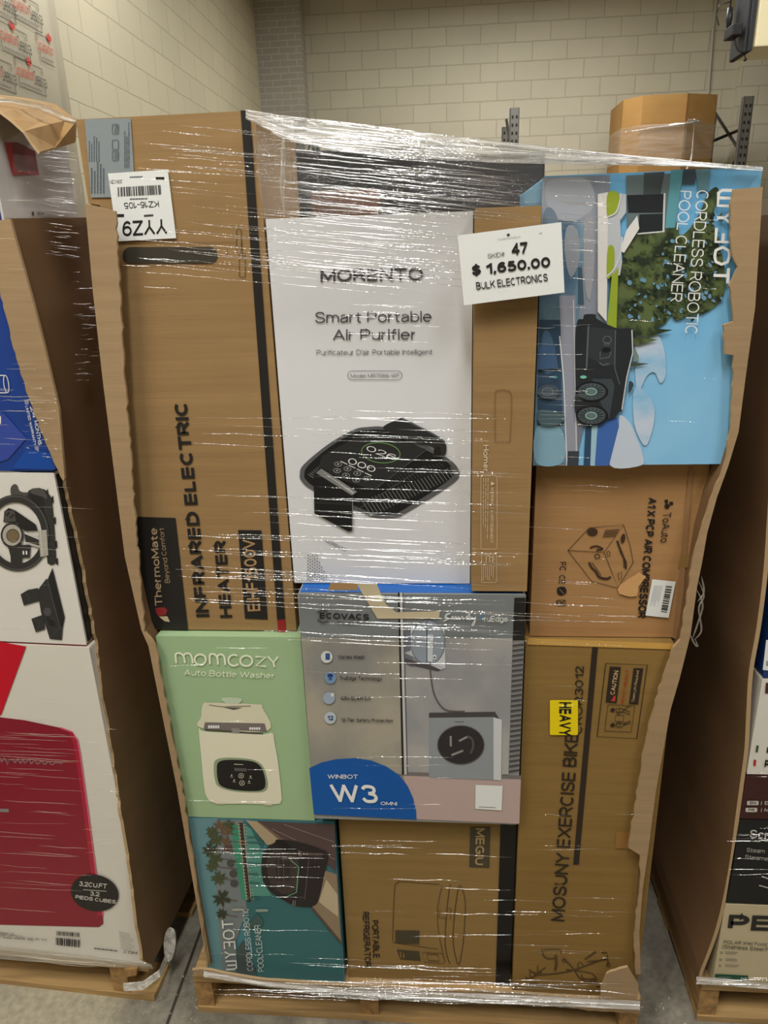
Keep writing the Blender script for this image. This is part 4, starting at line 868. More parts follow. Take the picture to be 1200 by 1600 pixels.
# blue corner
bp = [(102, 955), (160, 928), (230, 912), (320, 906), (400, 918), (470, 945), (530, 985), (575, 1040), (602, 1100), (616, 1160), (618, 1202), (124, 1176)]
a.pg(bp, C_(16, 88, 168), 3)
a.build('printed_picture', r)
a = Art(FM2, base=0.004).frame(450, 890, .325)
a.text('WINBOT', (190, 1005), (336, 1006), (190, 983), WHITE, 0.02); a.text('W3', (212, 1118), (436, 1124), (198, 1030), WHITE, 0.03); a.text('OMNI', (446, 1132), (524, 1134), (446, 1115), WHITE, 0.02)
for t, x0, x1, y in (('Vortex Wash', 240, 368, 430), ('TruEdge Technology', 246, 452, 534), ('WIN-SLAM 5.0', 251, 397, 629), ('12-Tier Safety Protection', 255, 504, 735)):
    d = 7 if 'y' in t else 0
    a.text(t, (x0, y), (x1, y+(4 if d else 1)), (x0, y-20-(2 if d else 0)), INK, 0.025)
a.text('ECOVACS', (152, 236), (390, 244), (152, 206), INK, 0.05); a.text('ROBOTICS', (238, 262), (393, 266), (238, 248), C_(60, 62, 64), 0.03); a.curve([(140, 208), (165, 196), (190, 204)], 6, C_(60, 62, 64)); a.curve([(142, 240), (165, 256), (192, 248)], 6, C_(60, 62, 64))
a.text('ruEdge', (943, 256), (1057, 258), (943, 222), WHITE, 0.012); a.text('T', (912, 246), (936, 247), (912, 220), C_(96, 140, 196), 0.03)
for pl in ([(748, 248), (770, 236), (758, 222), (782, 210), (762, 214), (756, 232), (778, 236)], [(782, 240), (792, 224), (797, 240), (806, 224), (812, 240), (820, 226), (826, 240), (838, 224), (846, 238), (860, 224), (858, 240), (868, 212), (862, 242)], [(874, 208), (872, 242), (884, 230), (874, 228)], [(888, 228), (894, 240), (902, 226), (896, 262), (884, 268), (898, 244)]): a.curve(pl, 3.6, WHITE, 3, 4)
for x, y, m in ((186, 420, C_(214, 214, 212)), (203, 520, C_(120, 150, 186)), (197, 618, C_(156, 172, 190)), (203, 713, C_(186, 196, 202))): a.ell(x, y, 28, 29, m, 1)
a.rect(180, 402, 202, 434, C_(56, 84, 140)); a.ell(203, 510, 14, 10, C_(30, 58, 110)); a.rect(195, 515, 212, 532, C_(60, 92, 140)); a.rect(206, 594, 222, 610, C_(214, 216, 214)); a.text('12', (190, 724), (218, 725), (190, 702), C_(30, 66, 130), 0.05)
a.build('printed_lettering', r)
a = Art(FM2, base=0.0034).frame(450, 890, .325); a.pg([(902, 1035), (1032, 1040), (1027, 1158), (900, 1150)], PAPER, 1); a.rows([(918, 1138), (1016, 1142), (1016, 1148), (918, 1144)], 1, C_(90, 90, 90), 2, .5); tag(a.build('blank_sticker', r), 'white square sticker')
a = Art(FM2, base=0.0036).frame(450, 890, .325); CRM = C_(204, 190, 160, .35)
a.pg([(330, 68), (425, 66), (470, 165), (520, 205), (730, 200), (726, 236), (430, 236)], CRM, 1); a.pg(torn([(190, 100), (205, 65), (330, 62), (338, 98)], 12, 4), C_(176, 140, 96, .7), 1)
tag(a.build('packing_tape', r), 'pale crumpled strip of packing tape')

# --- light green carton, left (bottle washer)
q = (-0.556, -0.2725, 0.587, 1.0225)
r = carton('light green carton at the lower left with a cream bottle washer pictured on it', 'box', F00, q, 0.34, mat((162, 190, 146), 0.4, var=0.02))
a = Art(F00).frame(230, 980, .225); CR, CRD = C_(232, 226, 202), C_(150, 146, 130)
a.blob([(380, 560), (392, 530), (430, 524), (760, 536), (800, 560), (835, 720), (380, 700), (376, 620)], C_(222, 216, 190), 1); a.pg([(400, 660), (815, 668), (832, 725), (392, 708)], C_(122, 112, 108), 2)
a.curve([(430, 540), (520, 552), (600, 550), (720, 548)], 8, CRD, 2); a.pg([(530, 556), (660, 558), (600, 574)], C_(96, 92, 86), 3)
for k in range(5): a.ell(430+k*16, 692, 7, 12, WHITE, 3); a.ell(715+k*16, 704, 7, 10, WHITE, 3)
a.pg([(585, 700), (640, 704), (640, 740), (585, 736)], C_(150, 144, 138), 3); a.line([(400, 712), (590, 722)], 9, C_(80, 74, 70), 3); a.line([(640, 728), (805, 740)], 9, C_(80, 74, 70), 3)
a.blob([(520, 490), (648, 494), (636, 528), (545, 526)], C_(196, 210, 184), 1)
a.pg(smooth_loop([(358, 715), (366, 704), (395, 722), (600, 735), (800, 745), (868, 735), (882, 790), (910, 950), (934, 1180), (930, 1205), (900, 1228), (700, 1226), (480, 1222), (420, 1190), (396, 1110), (375, 900)], 4), CR, 2)
a.pg([(470, 1220), (540, 1223), (535, 1232), (475, 1230)], C_(200, 194, 170), 1); a.pg([(810, 1228), (870, 1230), (860, 1242), (815, 1238)], C_(200, 194, 170), 1)
a.blob([(462, 960), (480, 920), (540, 906), (640, 908), (740, 922), (800, 960), (828, 1030), (838, 1100), (815, 1140), (740, 1148), (600, 1140), (500, 1110), (470, 1060)], C_(150, 164, 134), 3)
a.blob([(484, 968), (500, 935), (550, 922), (640, 922), (720, 930), (772, 952), (805, 1000), (822, 1080), (806, 1125), (740, 1138), (610, 1130), (520, 1106), (490, 1060)], C_(30, 28, 28), 4)
a.pg([(604, 976), (690, 980), (690, 1002), (606, 998)], C_(88, 84, 84), 5); a.rows([(604, 948), (680, 951), (680, 958), (604, 955)], 1, CR, 5, .6)
for x, y in ((652, 1032), (658, 1082)): a.ring(x, y, 17, 16, 3, CR, 5, 0, 14); a.ell(x, y, 5, 5, CR, 5, 0, 8)
for x, y in ((586, 1028), (718, 1036), (604, 1062), (708, 1070)): a.ell(x, y, 5, 5, CR, 5, 0, 8); a.line([(x-10, y+12), (x+10, y+13)], 2.5, CR, 5)
a.build('printed_picture', r)
a = Art(F00, base=0.0022).frame(230, 980, .225); GW = C_(238, 240, 216)
def rnd(pl, w=13): a.curve(pl, w, GW, 1, 5)
rnd([(202, 250), (198, 215), (200, 185), (225, 180), (245, 192), (256, 212), (262, 250)]); rnd([(248, 200), (268, 183), (295, 185), (310, 210), (316, 252)])
a.ring(368, 225, 39, 36, 13, GW, 1)
rnd([(436, 258), (434, 222), (436, 192), (460, 186), (478, 198), (488, 218), (492, 260)]); rnd([(482, 208), (502, 190), (526, 194), (538, 220), (542, 262)])
a.line(a.ring_pts(602, 230, 38, 38, 0, 22, 40, 320), 13, GW, 1); a.ring(688, 234, 42, 36, 13, GW, 1)
a.line([(752, 205), (822, 207), (756, 268), (826, 272)], 13, GW, 1); a.line([(838, 204), (876, 245), (908, 206)], 13, GW, 1); a.line([(876, 245), (884, 278)], 13, GW, 1)
a.text('Auto Bottle Washer', (254, 333), (878, 357), (258, 290), GW, 0.008)
a.build('printed_lettering', r)

# --- teal picture carton, bottom left (pool cleaner)
q = (-0.554, -0.232, 0.1195, 0.585)
r = carton('teal picture carton at the bottom left with palms and white sideways lettering', 'box', F00, q, 0.36, mat((78, 132, 140), 0.3, var=0.04, scale=4))
a = Art(F00).frame(280, 1260, .23333)
T1, T3, T4, BRN, SND, ROBK = C_(110, 146, 150), C_(58, 110, 112), C_(90, 150, 138), C_(96, 80, 78), C_(178, 158, 128), C_(44, 38, 36)
a.pg([(40, 78), (260, 80), (280, 700), (300, 1110), (190, 1100), (100, 520)], C_(104, 146, 152), 1)
a.pg([(240, 90), (430, 90), (470, 640), (380, 900), (390, 1110), (290, 1100), (250, 600)], C_(124, 132, 132), 2)
a.pg([(430, 100), (560, 200), (560, 520), (720, 640), (900, 680), (1085, 915), (1098, 1180), (520, 1150), (440, 600)], T3, 2)
a.pg([(345, 125), (400, 125), (440, 540), (470, 640), (420, 620), (370, 330)], C_(62, 146, 116), 3); a.pg([(440, 125), (480, 150), (556, 300), (560, 500), (620, 600), (480, 600)], T4, 3)
a.line([(412, 110), (425, 300), (450, 500), (468, 640)], 26, C_(64, 48, 42), 4)
for k in range(24):
    t = k/23; x = 395+t*55; y = 120+t*500; a.line([(x-6, y), (x+14, y+1)], 3, C_(196, 190, 160), 5); a.line([(x+38, y), (x+54, y+1)], 3, C_(196, 190, 160), 5)
a.line([(398, 120), (452, 620)], 4, C_(196, 190, 160), 5); a.line([(432, 120), (480, 620)], 4, C_(196, 190, 160), 5); a.line([(395, 230), (448, 235), (448, 255), (395, 250)], 5, C_(196, 150, 130), 6)
random.seed(9); PG, PG2, PR = C_(78, 84, 54), C_(58, 62, 42), C_(112, 88, 66)
def palm(x, y, R, m):
    for k in range(9):
        q = math.radians(40*k+random.uniform(-12, 12)); e = (x+R*math.cos(q), y+R*.9*math.sin(q)); n = (-math.sin(q)*R*.16, math.cos(q)*R*.16)
        a.pg([(x, y), ((x+e[0])/2+n[0], (y+e[1])/2+n[1]), e, ((x+e[0])/2-n[0], (y+e[1])/2-n[1])], m, 4)
for x, y, R, m in ((270, 130, 50, PR), (220, 170, 50, PG), (245, 220, 60, PG), (205, 290, 60, PG2), (240, 345, 60, PG), (220, 400, 50, PG), (265, 480, 60, PG), (285, 615, 70, PG2), (285, 720, 45, PG2), (320, 160, 50, PR), (310, 230, 40, PR), (330, 280, 40, C_(96, 66, 58)), (335, 120, 40, PG)):
    palm(x, y, R, m)
    if x < 300: a.line([(x, y), (390, y+20)], 6, C_(112, 96, 84), 3)
for x, y in ((345, 380), (362, 450), (368, 515)): a.ell(x, y, 26, 24, C_(76, 78, 70), 4)
for y, x in ((205, 500), (240, 520), (290, 500), (380, 490), (450, 480), (510, 490), (610, 490)): a.line([(455, y), (x+50, y+4)], 9, C_(64, 108, 98), 4)
a.pg([(500, 100), (560, 100), (1040, 120), (1050, 440), (900, 300), (640, 240)], C_(88, 70, 68), 3); a.pg([(448, 92), (520, 100), (690, 235), (590, 260)], SND, 4); a.pg([(520, 100), (548, 110), (720, 235), (690, 240)], C_(120, 98, 82), 5)
for p in ([(700, 120), (1040, 240)], [(620, 150), (780, 225)], [(980, 325), (1045, 355)]): a.line(p, 4, C_(150, 132, 122), 5)
a.pg([(980, 430), (1055, 455), (1085, 915), (890, 680), (940, 520)], C_(150, 128, 104), 4); a.pg([(985, 490), (1060, 590), (1065, 740), (935, 640)], C_(196, 178, 146), 5); a.line([(890, 680), (1085, 915)], 14, C_(90, 74, 62), 6)
a.blob([(640, 240), (660, 222), (800, 240), (960, 290), (1000, 330), (975, 440), (940, 600), (905, 665), (800, 670), (720, 640), (600, 560), (555, 470), (552, 360), (575, 290)], ROBK, 6)
a.blob([(600, 310), (700, 300), (790, 330), (800, 520), (720, 590), (630, 540), (590, 440)], C_(66, 56, 52), 7); a.pg([(640, 360), (740, 370), (740, 500), (650, 500)], C_(52, 44, 42), 8); a.line([(665, 340), (665, 530)], 5, C_(90, 78, 70), 8); a.line([(700, 330), (700, 540)], 5, C_(90, 78, 70), 8)
a.line([(745, 358), (800, 405), (785, 575), (725, 602)], 7, C_(108, 158, 130), 9); a.line([(868, 360), (840, 625)], 6, C_(96, 82, 76), 8); a.pg([(800, 300), (960, 310), (950, 340), (800, 330)], C_(72, 60, 56), 8)
for p in ([(800, 295), (803, 335)], [(812, 297), (815, 337)], [(765, 628), (760, 665)], [(778, 630), (773, 667)]): a.line(p, 5, C_(150, 136, 120), 9)
a.pg([(650, 222), (690, 226), (760, 290), (700, 300), (645, 250)], C_(30, 26, 25), 8)
a.blob([(520, 690), (590, 688), (590, 705), (520, 706)], C_(140, 160, 150), 3); a.blob([(360, 686), (420, 684), (420, 698), (360, 700)], C_(170, 170, 158), 3)
a.pg([(440, 820), (520, 720), (560, 760), (560, 800)], C_(70, 96, 92), 4); a.pg([(395, 940), (430, 900), (520, 1130), (380, 1110)], C_(70, 84, 84), 4)
a.build('printed_picture', r)
a = Art(F00, base=0.005).frame(280, 1260, .23333); WW = C_(222, 226, 220)
wy(a, (384, 1090), (-4.6, -61), (-70, 3), WW, 11)
a.text('CORDLESS ROBOTIC', (496, 1100), (463, 684), (455, 1104), WW, 0.0); a.text('POOL CLEANER', (570, 1106), (543, 793), (527, 1109), WW, 0.0)
a.ring(252, 745, 6, 6, 1.5, WW, 2, 0, 12)
a.build('printed_lettering', r)

# --- brown carton, bottom centre (portable refrigerator)
q = (-0.2245, 0.147, 0.1195, 0.609)
r = carton('brown carton at the bottom centre with a black tape down its right edge', 'box', F015, q, 0.34, CB_OLIVE)
a = Art(F015).frame(500, 1270, .26667); LB = C_(70, 52, 36); DG = C_(74, 66, 48)
a.pg([(880, 84), (997, 84), (992, 322), (874, 318)], DG, 1); a.text('MEGIU', (914, 90), (908, 306), (966, 90), C_(176, 148, 100), 0.035)
a.text('PORTABLE', (302, 630), (312, 850), (344, 628), INK, 0.03); a.text('REFRIGERATOR', (248, 580), (262, 906), (290, 578), INK, 0.03)
a.curve([(425, 750), (430, 600), (438, 440), (450, 410), (470, 402)], 3.4, LB); a.line([(455, 415), (465, 402), (700, 420)], 3, LB); a.curve([(716, 430), (695, 520), (688, 610), (700, 730), (735, 880)], 3, LB); a.curve([(763, 420), (748, 520), (738, 640), (733, 760), (745, 840), (762, 886)], 4, LB)
a.line(smooth_loop([(818, 424), (850, 510), (848, 640), (838, 770), (815, 888), (796, 850), (780, 760), (784, 640), (798, 520)], 4), 4, LB, 1, True)
a.line([(440, 690), (582, 692), (580, 770), (440, 760)], 3, LB, 1, True); a.rect(444, 694, 580, 764, DG, 1); a.pg([(450, 802), (580, 812), (590, 868), (470, 858)], DG, 1); a.line([(470, 812), (475, 850)], 8, CB_GOLD, 2); a.line([(490, 822), (492, 850)], 8, CB_GOLD, 2)
a.line([(600, 818), (716, 824), (726, 884), (612, 876)], 3, LB, 1, True); a.line([(625, 828), (634, 866), (700, 870), (690, 832)], 4, LB, 1, True); a.line([(425, 760), (690, 800)], 3, LB); a.line([(748, 560), (768, 562), (764, 622)], 3, LB); a.line([(702, 570), (698, 615), (745, 620)], 3, LB)
a.build('printed_lettering', r)
a = Art(F015, base=0.0016).frame(500, 1270, .26667); a.pg([(1058, 68), (1152, 78), (1112, 1022), (1028, 1018)], mat((22, 20, 18), 0.25), 1); tag(a.build('packing_tape', r), 'glossy black tape')

# --- tall brown carton, lower right (exercise bike)
q = (0.151, 0.424, 0.1195, 1.0115)
r = carton('tall brown carton at the lower right with a yellow sticker and a printed lifting warning', 'box', F00, q, 0.36, CB_GOLD)
a = Art(F00).frame(800, 980, .3873); IK = C_(48, 38, 28)
a.text('MOSUNY EXERCISE BIKE', (212, 1188), (270, 432), (151, 1184), IK, 0.025); a.text('CROR3012', (283, 432), (290, 158), (246, 430), IK, 0.02)
a.pg([(325, 66), (348, 68), (270, 958), (247, 958)], IK, 1)
a.frame(920, 1020, .1)
a.line([(265, 165), (915, 190), (750, 1340), (130, 1310)], 14, IK, 1, True); a.line([(300, 812), (718, 830), (660, 1240), (250, 1220)], 10, IK, 1, True)
a.pg([(328, 215), (502, 222), (435, 788), (262, 775)], IK, 1); a.text('CAUTION', (402, 655), (468, 282), (332, 650), C_(206, 176, 130), 0.035); a.pg([(345, 755), (412, 755), (420, 672), (400, 668)], C_(190, 64, 44), 2)
a.text('HEAVY OBJECT', (545, 800), (636, 268), (488, 796), C_(170, 62, 34), 0.03); a.pg([(700, 238), (850, 242), (770, 806), (628, 796)], IK, 1); a.text('Team Lift Required', (718, 770), (795, 280), (664, 765), C_(190, 162, 116), 0.02)
a.line([(418, 972), (548, 978), (540, 1078), (410, 1070)], 10, IK, 1, True)
for hx, hy, s in ((360, 900, 1), (345, 1135, -1)):
    a.blob([(335, hy), (360, hy-34), (398, hy-30), (402, hy+10), (372, hy+30), (345, hy+20)], IK, 1)
    a.curve([(400, hy-10), (440, hy-25*s), (500, hy-30*s), (560, hy-10), (650, hy+30*s)], 10, IK); a.curve([(420, hy+20*s), (470, hy+34*s), (540, hy+30*s), (650, hy+70*s)], 10, IK); a.curve([(430, hy+5*s), (460, hy+60*s), (480, hy+64*s)], 10, IK); a.curve([(520, hy+20), (600, hy-50), (650, hy-60)], 10, IK)
    a.curve([(470, hy-20*s), (500, hy+50*s)], 9, IK)
a.frame(800, 1480, .175); BR = C_(84, 64, 38)
for pl, w in (([(265, 20), (285, 80), (330, 105), (380, 100)], 12), ([(280, 25), (420, 20), (440, 60)], 8), ([(390, 70), (395, 150), (385, 210)], 22), ([(200, 250), (400, 235), (550, 205), (700, 150), (840, 100)], 12), ([(460, 100), (520, 160), (560, 210), (600, 270), (660, 305), (750, 310)], 11), ([(480, 200), (620, 215), (720, 240), (760, 300)], 9), ([(650, 110), (750, 40)], 15), ([(800, 50), (850, 50)], 12), ([(670, 130), (850, 110)], 10), ([(850, 70), (860, 155)], 10), ([(120, 265), (150, 285), (215, 250)], 10), ([(160, 325), (220, 318)], 12), ([(230, 165), (235, 220), (300, 180)], 9), ([(150, 200), (200, 230), (270, 225)], 10), ([(620, 240), (640, 280), (730, 285)], 9), ([(750, 350), (790, 350)], 12)):
    a.curve(pl, w, BR, 1, 4) if len(pl) > 2 else a.line(pl, w, BR, 1)
for x, y, R in ((610, 160, 24), (860, 157, 16), (465, 118, 16), (720, 300, 20), (180, 245, 24)): a.ring(x, y, R, R, 8, BR, 1, 0, 14)
a.build('printed_lettering', r)
a = Art(F00, base=0.003).frame(800, 980, .3873); a.rrect(153, 294, 266, 435, 6, 0, C_(240, 214, 12), 1); lab = tag(a.build('weight_sticker', r), 'bright yellow sticker'); a = Art(F00, base=0.003).frame(800, 980, .3873); a.text('HEAVY', (190, 302), (190, 438), (240, 303), C_(24, 20, 16), 0.05, 2); a.build('sticker_lettering', lab)
a = Art(F00, base=0.0016).frame(800, 980, .3873); a.pg([(420, 825), (482, 828), (476, 895), (416, 892)], C_(150, 108, 54, .4)); a.build('packing_tape', r); a = Art(F00, base=0.0016).frame(800, 980, .3873); a.pg([(66, 44), (650, 66), (648, 90), (62, 70)], C_(206, 160, 82, .3)); a.build('packing_tape', r)

# --- things inside, seen through the film above the white carton
VF = Face(0.30); p = [VF.at(*k) for k in ((470, 291), (590, 291), (590, 345), (470, 345))]
zt = p[0].z
zw = F02.at(600, 330).z+0.004
def inner(label, x0, x1, y0, y1, z0, z1, m, cat='box'):
    rr = thing('cardboard_box', ((x0+x1)/2, (y0+y1)/2, z0), label, cat)
    mb = MB(); mb.box((x0, y0, z0), (x1, y1, z1), m); mb.build('carton_shell', rr, bevel=0.004)
    mb = MB(); mb.box((x0+0.004, y0+(y1-y0)/2-0.003, z1), (x1-0.004, y0+(y1-y0)/2+0.003, z1+0.0008), mat((20, 18, 18), 0.8)); mb.build('flap_seam', rr)
xb0 = VF.at(470, 300).x
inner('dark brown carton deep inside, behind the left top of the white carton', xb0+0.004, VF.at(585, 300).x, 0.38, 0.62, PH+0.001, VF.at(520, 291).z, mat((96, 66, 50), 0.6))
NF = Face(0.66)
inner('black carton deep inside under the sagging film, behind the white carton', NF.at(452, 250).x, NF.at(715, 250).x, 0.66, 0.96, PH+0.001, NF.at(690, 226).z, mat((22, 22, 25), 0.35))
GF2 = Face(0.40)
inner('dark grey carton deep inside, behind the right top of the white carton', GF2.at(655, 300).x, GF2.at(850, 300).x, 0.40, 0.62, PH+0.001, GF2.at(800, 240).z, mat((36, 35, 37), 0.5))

# ================================================================ left load
LB1 = LF; Lq = lambda z0, z1, w=0.95: (0.0-w, 0.0, z0, z1)
# fridge carton
r = carton('big pale grey carton at the left with a red curved fridge pictured on it', 'box', LF, (-0.95, 0.004, 0.1195, 0.985), 0.6, mat((222, 217, 206), 0.42, var=0.03))
a = Art(LF).frame(0, 1080, .325); RD, RD2, PK = C_(140, 22, 44, .3), C_(176, 30, 56, .3), C_(216, 92, 120, .3)
body = [(-500, 110), (-60, 118), (120, 140), (290, 176), (345, 196), (372, 236), (384, 300), (420, 560), (462, 880), (494, 1080), (496, 1118), (476, 1134), (300, 1130), (-500, 1110)]
a.pg(body, RD, 1); a.line([(290, 176), (345, 196), (372, 236), (384, 300), (420, 560), (462, 880), (494, 1080)], 7, PK, 2)
a.line([(340, 200), (362, 250), (372, 310), (408, 560), (448, 880), (478, 1080)], 18, RD2, 2)
CHR = C_(150, 110, 112, .2)
a.curve([(-30, 328), (0, 322), (8, 340), (20, 322), (34, 342), (44, 326), (34, 354), (40, 334), (64, 330), (72, 344), (86, 326), (98, 346), (112, 326), (118, 346), (140, 328), (150, 348), (168, 332), (180, 350), (200, 336), (214, 352), (234, 338), (250, 354), (270, 342), (300, 348)], 7, CHR, 3, 4)
a.line([(-40, 572), (42, 574)], 16, C_(140, 134, 134, .25), 3)
a.frame(0, 700, .2625); a.pg([(-300, 1120), (-10, 1150), (155, 1182), (6, 1590), (-300, 1590)], C_(200, 12, 40, .35), 1)
a.build('printed_picture', r)
mb = MB(); E0 = V3((-0.709, 0.018, 0.9856)); mb.poly([E0-LU*0.95+LV*0.003, E0-LU*0.004+LV*0.003, E0-LU*0.004+LV*0.05, E0-LU*0.95+LV*0.05], C_(200, 12, 40, .35)); tag(mb.build('top_print', r), 'red top')
a = Art(LF, base=0.003).frame(0, 1080, .325); BKD = C_(30, 28, 28)
a.ell(455, 970, 116, 88, BKD, 1, 12); lab = tag(a.build('volume_badge', r), 'black oval badge'); a = Art(LF, base=0.003).frame(0, 1080, .325); LW = C_(214, 210, 202)
a.text('3.2CU.FT', (380, 936), (513, 949), (382, 914), LW, 0.03); a.text('3.2', (433, 982), (478, 987), (434, 962), LW, 0.03); a.text('PIEDS CUBES', (362, 997), (556, 1022), (364, 978), LW, 0.03); a.line([(400, 954), (512, 962)], 2.5, LW, 2)
a.build('badge_lettering', lab)
a = Art(LF, base=0.002).frame(0, 1080, .325)
a.bars([(270, 1153), (384, 1162), (384, 1182), (270, 1173)], 26, INK, 2, seed=2); a.bars([(266, 1184), (388, 1196), (386, 1232), (268, 1220)], 18, INK, 2, seed=8)
a.rows([(-300, 1128), (230, 1180), (228, 1206), (-300, 1160)], 4, C_(96, 84, 82), 2, .4, short=.5); a.rows([(452, 1232), (590, 1248), (590, 1256), (452, 1240)], 1, INK, 2, .6); a.text('.COM', (590, 1258), (658, 1265), (591, 1246), INK, .02)
a.rows([(570, 1150), (640, 1170), (648, 1260), (580, 1240)], 9, C_(150, 146, 140), 2, .25)
a.build('printed_lettering', r)
# steering wheel carton
r = carton('white carton at the left edge with a black steering wheel and pedals pictured on it', 'box', LF, Lq(0.990, 1.346), 0.5, mat((226, 221, 214), 0.42, var=0.015))
mb = MB(); E0 = V3((-0.709, 0.018, 0))+LU*0.0008; mb.poly([E0+LV*0.004+V3((0, 0, .994)), E0+LV*0.496+V3((0, 0, .994)), E0+LV*0.496+V3((0, 0, 1.342)), E0+LV*0.004+V3((0, 0, 1.342))], C_(34, 33, 32)); tag(mb.build('side_print', r), 'black side')
a = Art(LF).frame(0, 740, .16871); W1, W2, W3, SV = C_(52, 51, 51), C_(38, 37, 37), C_(80, 78, 76), C_(178, 172, 162)
a.blob([(100, 130), (130, 98), (160, 110), (172, 150), (210, 172), (270, 180), (280, 240), (230, 240), (180, 232), (130, 222), (100, 190)], W3, 1)
a.pg([(240, 236), (262, 160), (300, 138), (360, 132), (420, 150), (470, 210), (488, 300), (500, 450), (514, 640), (520, 800), (505, 840), (470, 848), (440, 830), (420, 600), (400, 400), (330, 300), (280, 300)], W1, 1); a.pg([(270, 190), (380, 190), (410, 260), (400, 420), (330, 320)], W2, 2); a.blob([(300, 138), (400, 150), (440, 230), (380, 210), (290, 180)], W3, 3)
for x, y in ((478, 240), (500, 435), (512, 655), (520, 815)): a.pg([(x-6, y-16), (x+14, y-38), (x+18, y+36), (x-4, y+20)], W2, 1)
a.pg([(420, 180), (442, 136), (448, 190)], W2, 1)
rim = a.ring_pts(150, 550, 270, 320, -8, 40); a.line(rim, 70, W1, 4, True); a.line(a.ring_pts(150, 550, 292, 342, -8, 40), 14, W3, 5, True)
a.pg([(352, 528), (430, 520), (448, 756), (374, 772)], SV, 6); a.line([(372, 530), (394, 768)], 8, C_(210, 206, 198), 7)
a.pg([(40, 350), (80, 318), (140, 340), (330, 470), (350, 530), (230, 530), (150, 450), (30, 450)], W2, 4); a.pg([(52, 345), (132, 340), (148, 444), (36, 444)], W3, 5)
for x, y in ((80, 365), (118, 385), (68, 382), (100, 404)): a.ell(x, y, 11, 11, W2, 6)
a.pg([(222, 545), (360, 590), (362, 690), (240, 650)], W1, 5); a.line([(228, 548), (362, 604)], 18, C_(206, 202, 196), 6); a.line([(236, 640), (366, 678)], 18, C_(190, 186, 180), 6)
a.pg([(64, 640), (190, 660), (282, 660), (274, 778), (204, 780), (200, 850), (100, 850), (96, 760)], W1, 4); a.line([(216, 716), (218, 750)], 14, WHITE, 6); a.line([(244, 716), (246, 750)], 14, WHITE, 6)
a.ell(112, 570, 106, 118, W1, 6); a.ell(112, 570, 88, 98, SV, 7); a.ell(118, 574, 58, 60, C_(120, 104, 76), 8); a.ring(118, 574, 58, 60, 5, C_(70, 66, 60), 9)
a.pg([(486, 872), (600, 1330), (580, 1436), (572, 1542), (460, 1530), (420, 1400), (380, 1290), (362, 1180), (362, 1060), (430, 972), (440, 980)], W1, 1); a.pg([(480, 890), (592, 1340), (575, 1424), (545, 1400), (450, 990)], W2, 2); a.line([(440, 985), (560, 1440)], 8, W3, 3); a.ell(440, 1280, 36, 40, W3, 3); a.pg([(430, 1330), (500, 1370), (510, 1420), (450, 1400)], W2, 3); a.line([(460, 1524), (540, 1438), (580, 1434)], 6, W3, 3)
a.pg([(190, 1118), (260, 1076), (350, 1060), (368, 1080), (362, 1180), (290, 1200), (220, 1222)], W1, 2); a.pg([(290, 1345), (400, 1305), (418, 1440), (330, 1470)], W1, 2); a.curve([(240, 1120), (268, 1140), (262, 1190)], 5, W3, 3); a.curve([(320, 1350), (360, 1380), (356, 1440)], 5, W3, 3)
a.build('printed_picture', r)
# blue carton
r = carton('dark blue carton at the left edge with white sideways warranty lettering', 'box', LF, Lq(1.350, 1.762), 0.5, mat((24, 62, 142), 0.3, var=0.05))
a = Art(LF).frame(0, 560, .125)
a.pg([(-300, 500), (60, 700), (330, 1000), (100, 1260), (-300, 1390)], C_(52, 74, 160), 1); a.pg([(330, 1130), (640, 1180), (700, 1390), (150, 1380)], C_(20, 74, 162), 1)
a.line([(-60, 214), (50, 212)], 12, WHITE, 2); a.line([(-60, 430), (80, 430)], 12, WHITE, 2); a.line(a.ring_pts(78, 320, 30, 110, -8, 24), 9, WHITE, 2, True)
a.text('LIMITED WARRANTY', (318, 596), (425, 1092), (352, 588), WHITE, 0.02); a.text('24', (372, 600), (414, 750), (420, 590), WHITE, 0.02); a.text('MONTHS', (424, 780), (480, 1086), (470, 772), WHITE, 0.02)
for k in range(4): a.line([(308+k*14, 520-k*4), (318+k*12, 576)], 4, WHITE, 2); a.line([(436+k*14, 1096+k*2), (444+k*12, 1140+k*8)], 4, WHITE, 2)
a.rrect(-60, 715, 12, 825, 20, 0, WHITE, 2)
a.build('printed_lettering', r)
# white carton on top of the left load, its side seen through film
r = carton('white carton topmost on the left load with a red label on its side', 'box', LF, (-0.60, -0.002, 1.766, 1.945), 0.23, mat((202, 198, 196), 0.4, var=0.02))
SD = Face(0.018, -0.711, math.pi/2+AL)
a = Art(SD).frame(0, 140, .1375); a.pg([(52, 598), (200, 600), (400, 700), (445, 972), (140, 970)], C_(190, 30, 40, .35), 1); a.pg([(150, 606), (200, 600), (400, 700), (430, 930), (200, 920), (160, 800)], C_(128, 26, 34, .35), 2); tag(a.build('red_label', r), 'red label')
a = Art(SD).frame(0, 140, .1375); a.pg([(362, 1385), (384, 1385), (388, 1432), (366, 1434)], INK, 1); a.bars([(424, 1388), (498, 1392), (500, 1426), (426, 1428)], 9, INK, 1); a.build('printed_lettering', r)
mb = MB(); E0 = V3((-0.709, 0.018, 0))-LU*0.002-V3((0, 0.0006, 0)); mb.poly([E0-LU*0.55+V3((0, 0, 1.77)), E0-LU*0.004+V3((0, 0, 1.77)), E0-LU*0.004+V3((0, 0, 1.93)), E0-LU*0.55+V3((0, 0, 1.93))], C_(40, 50, 110, .3)); tag(mb.build('front_print', r), 'dark blue front')

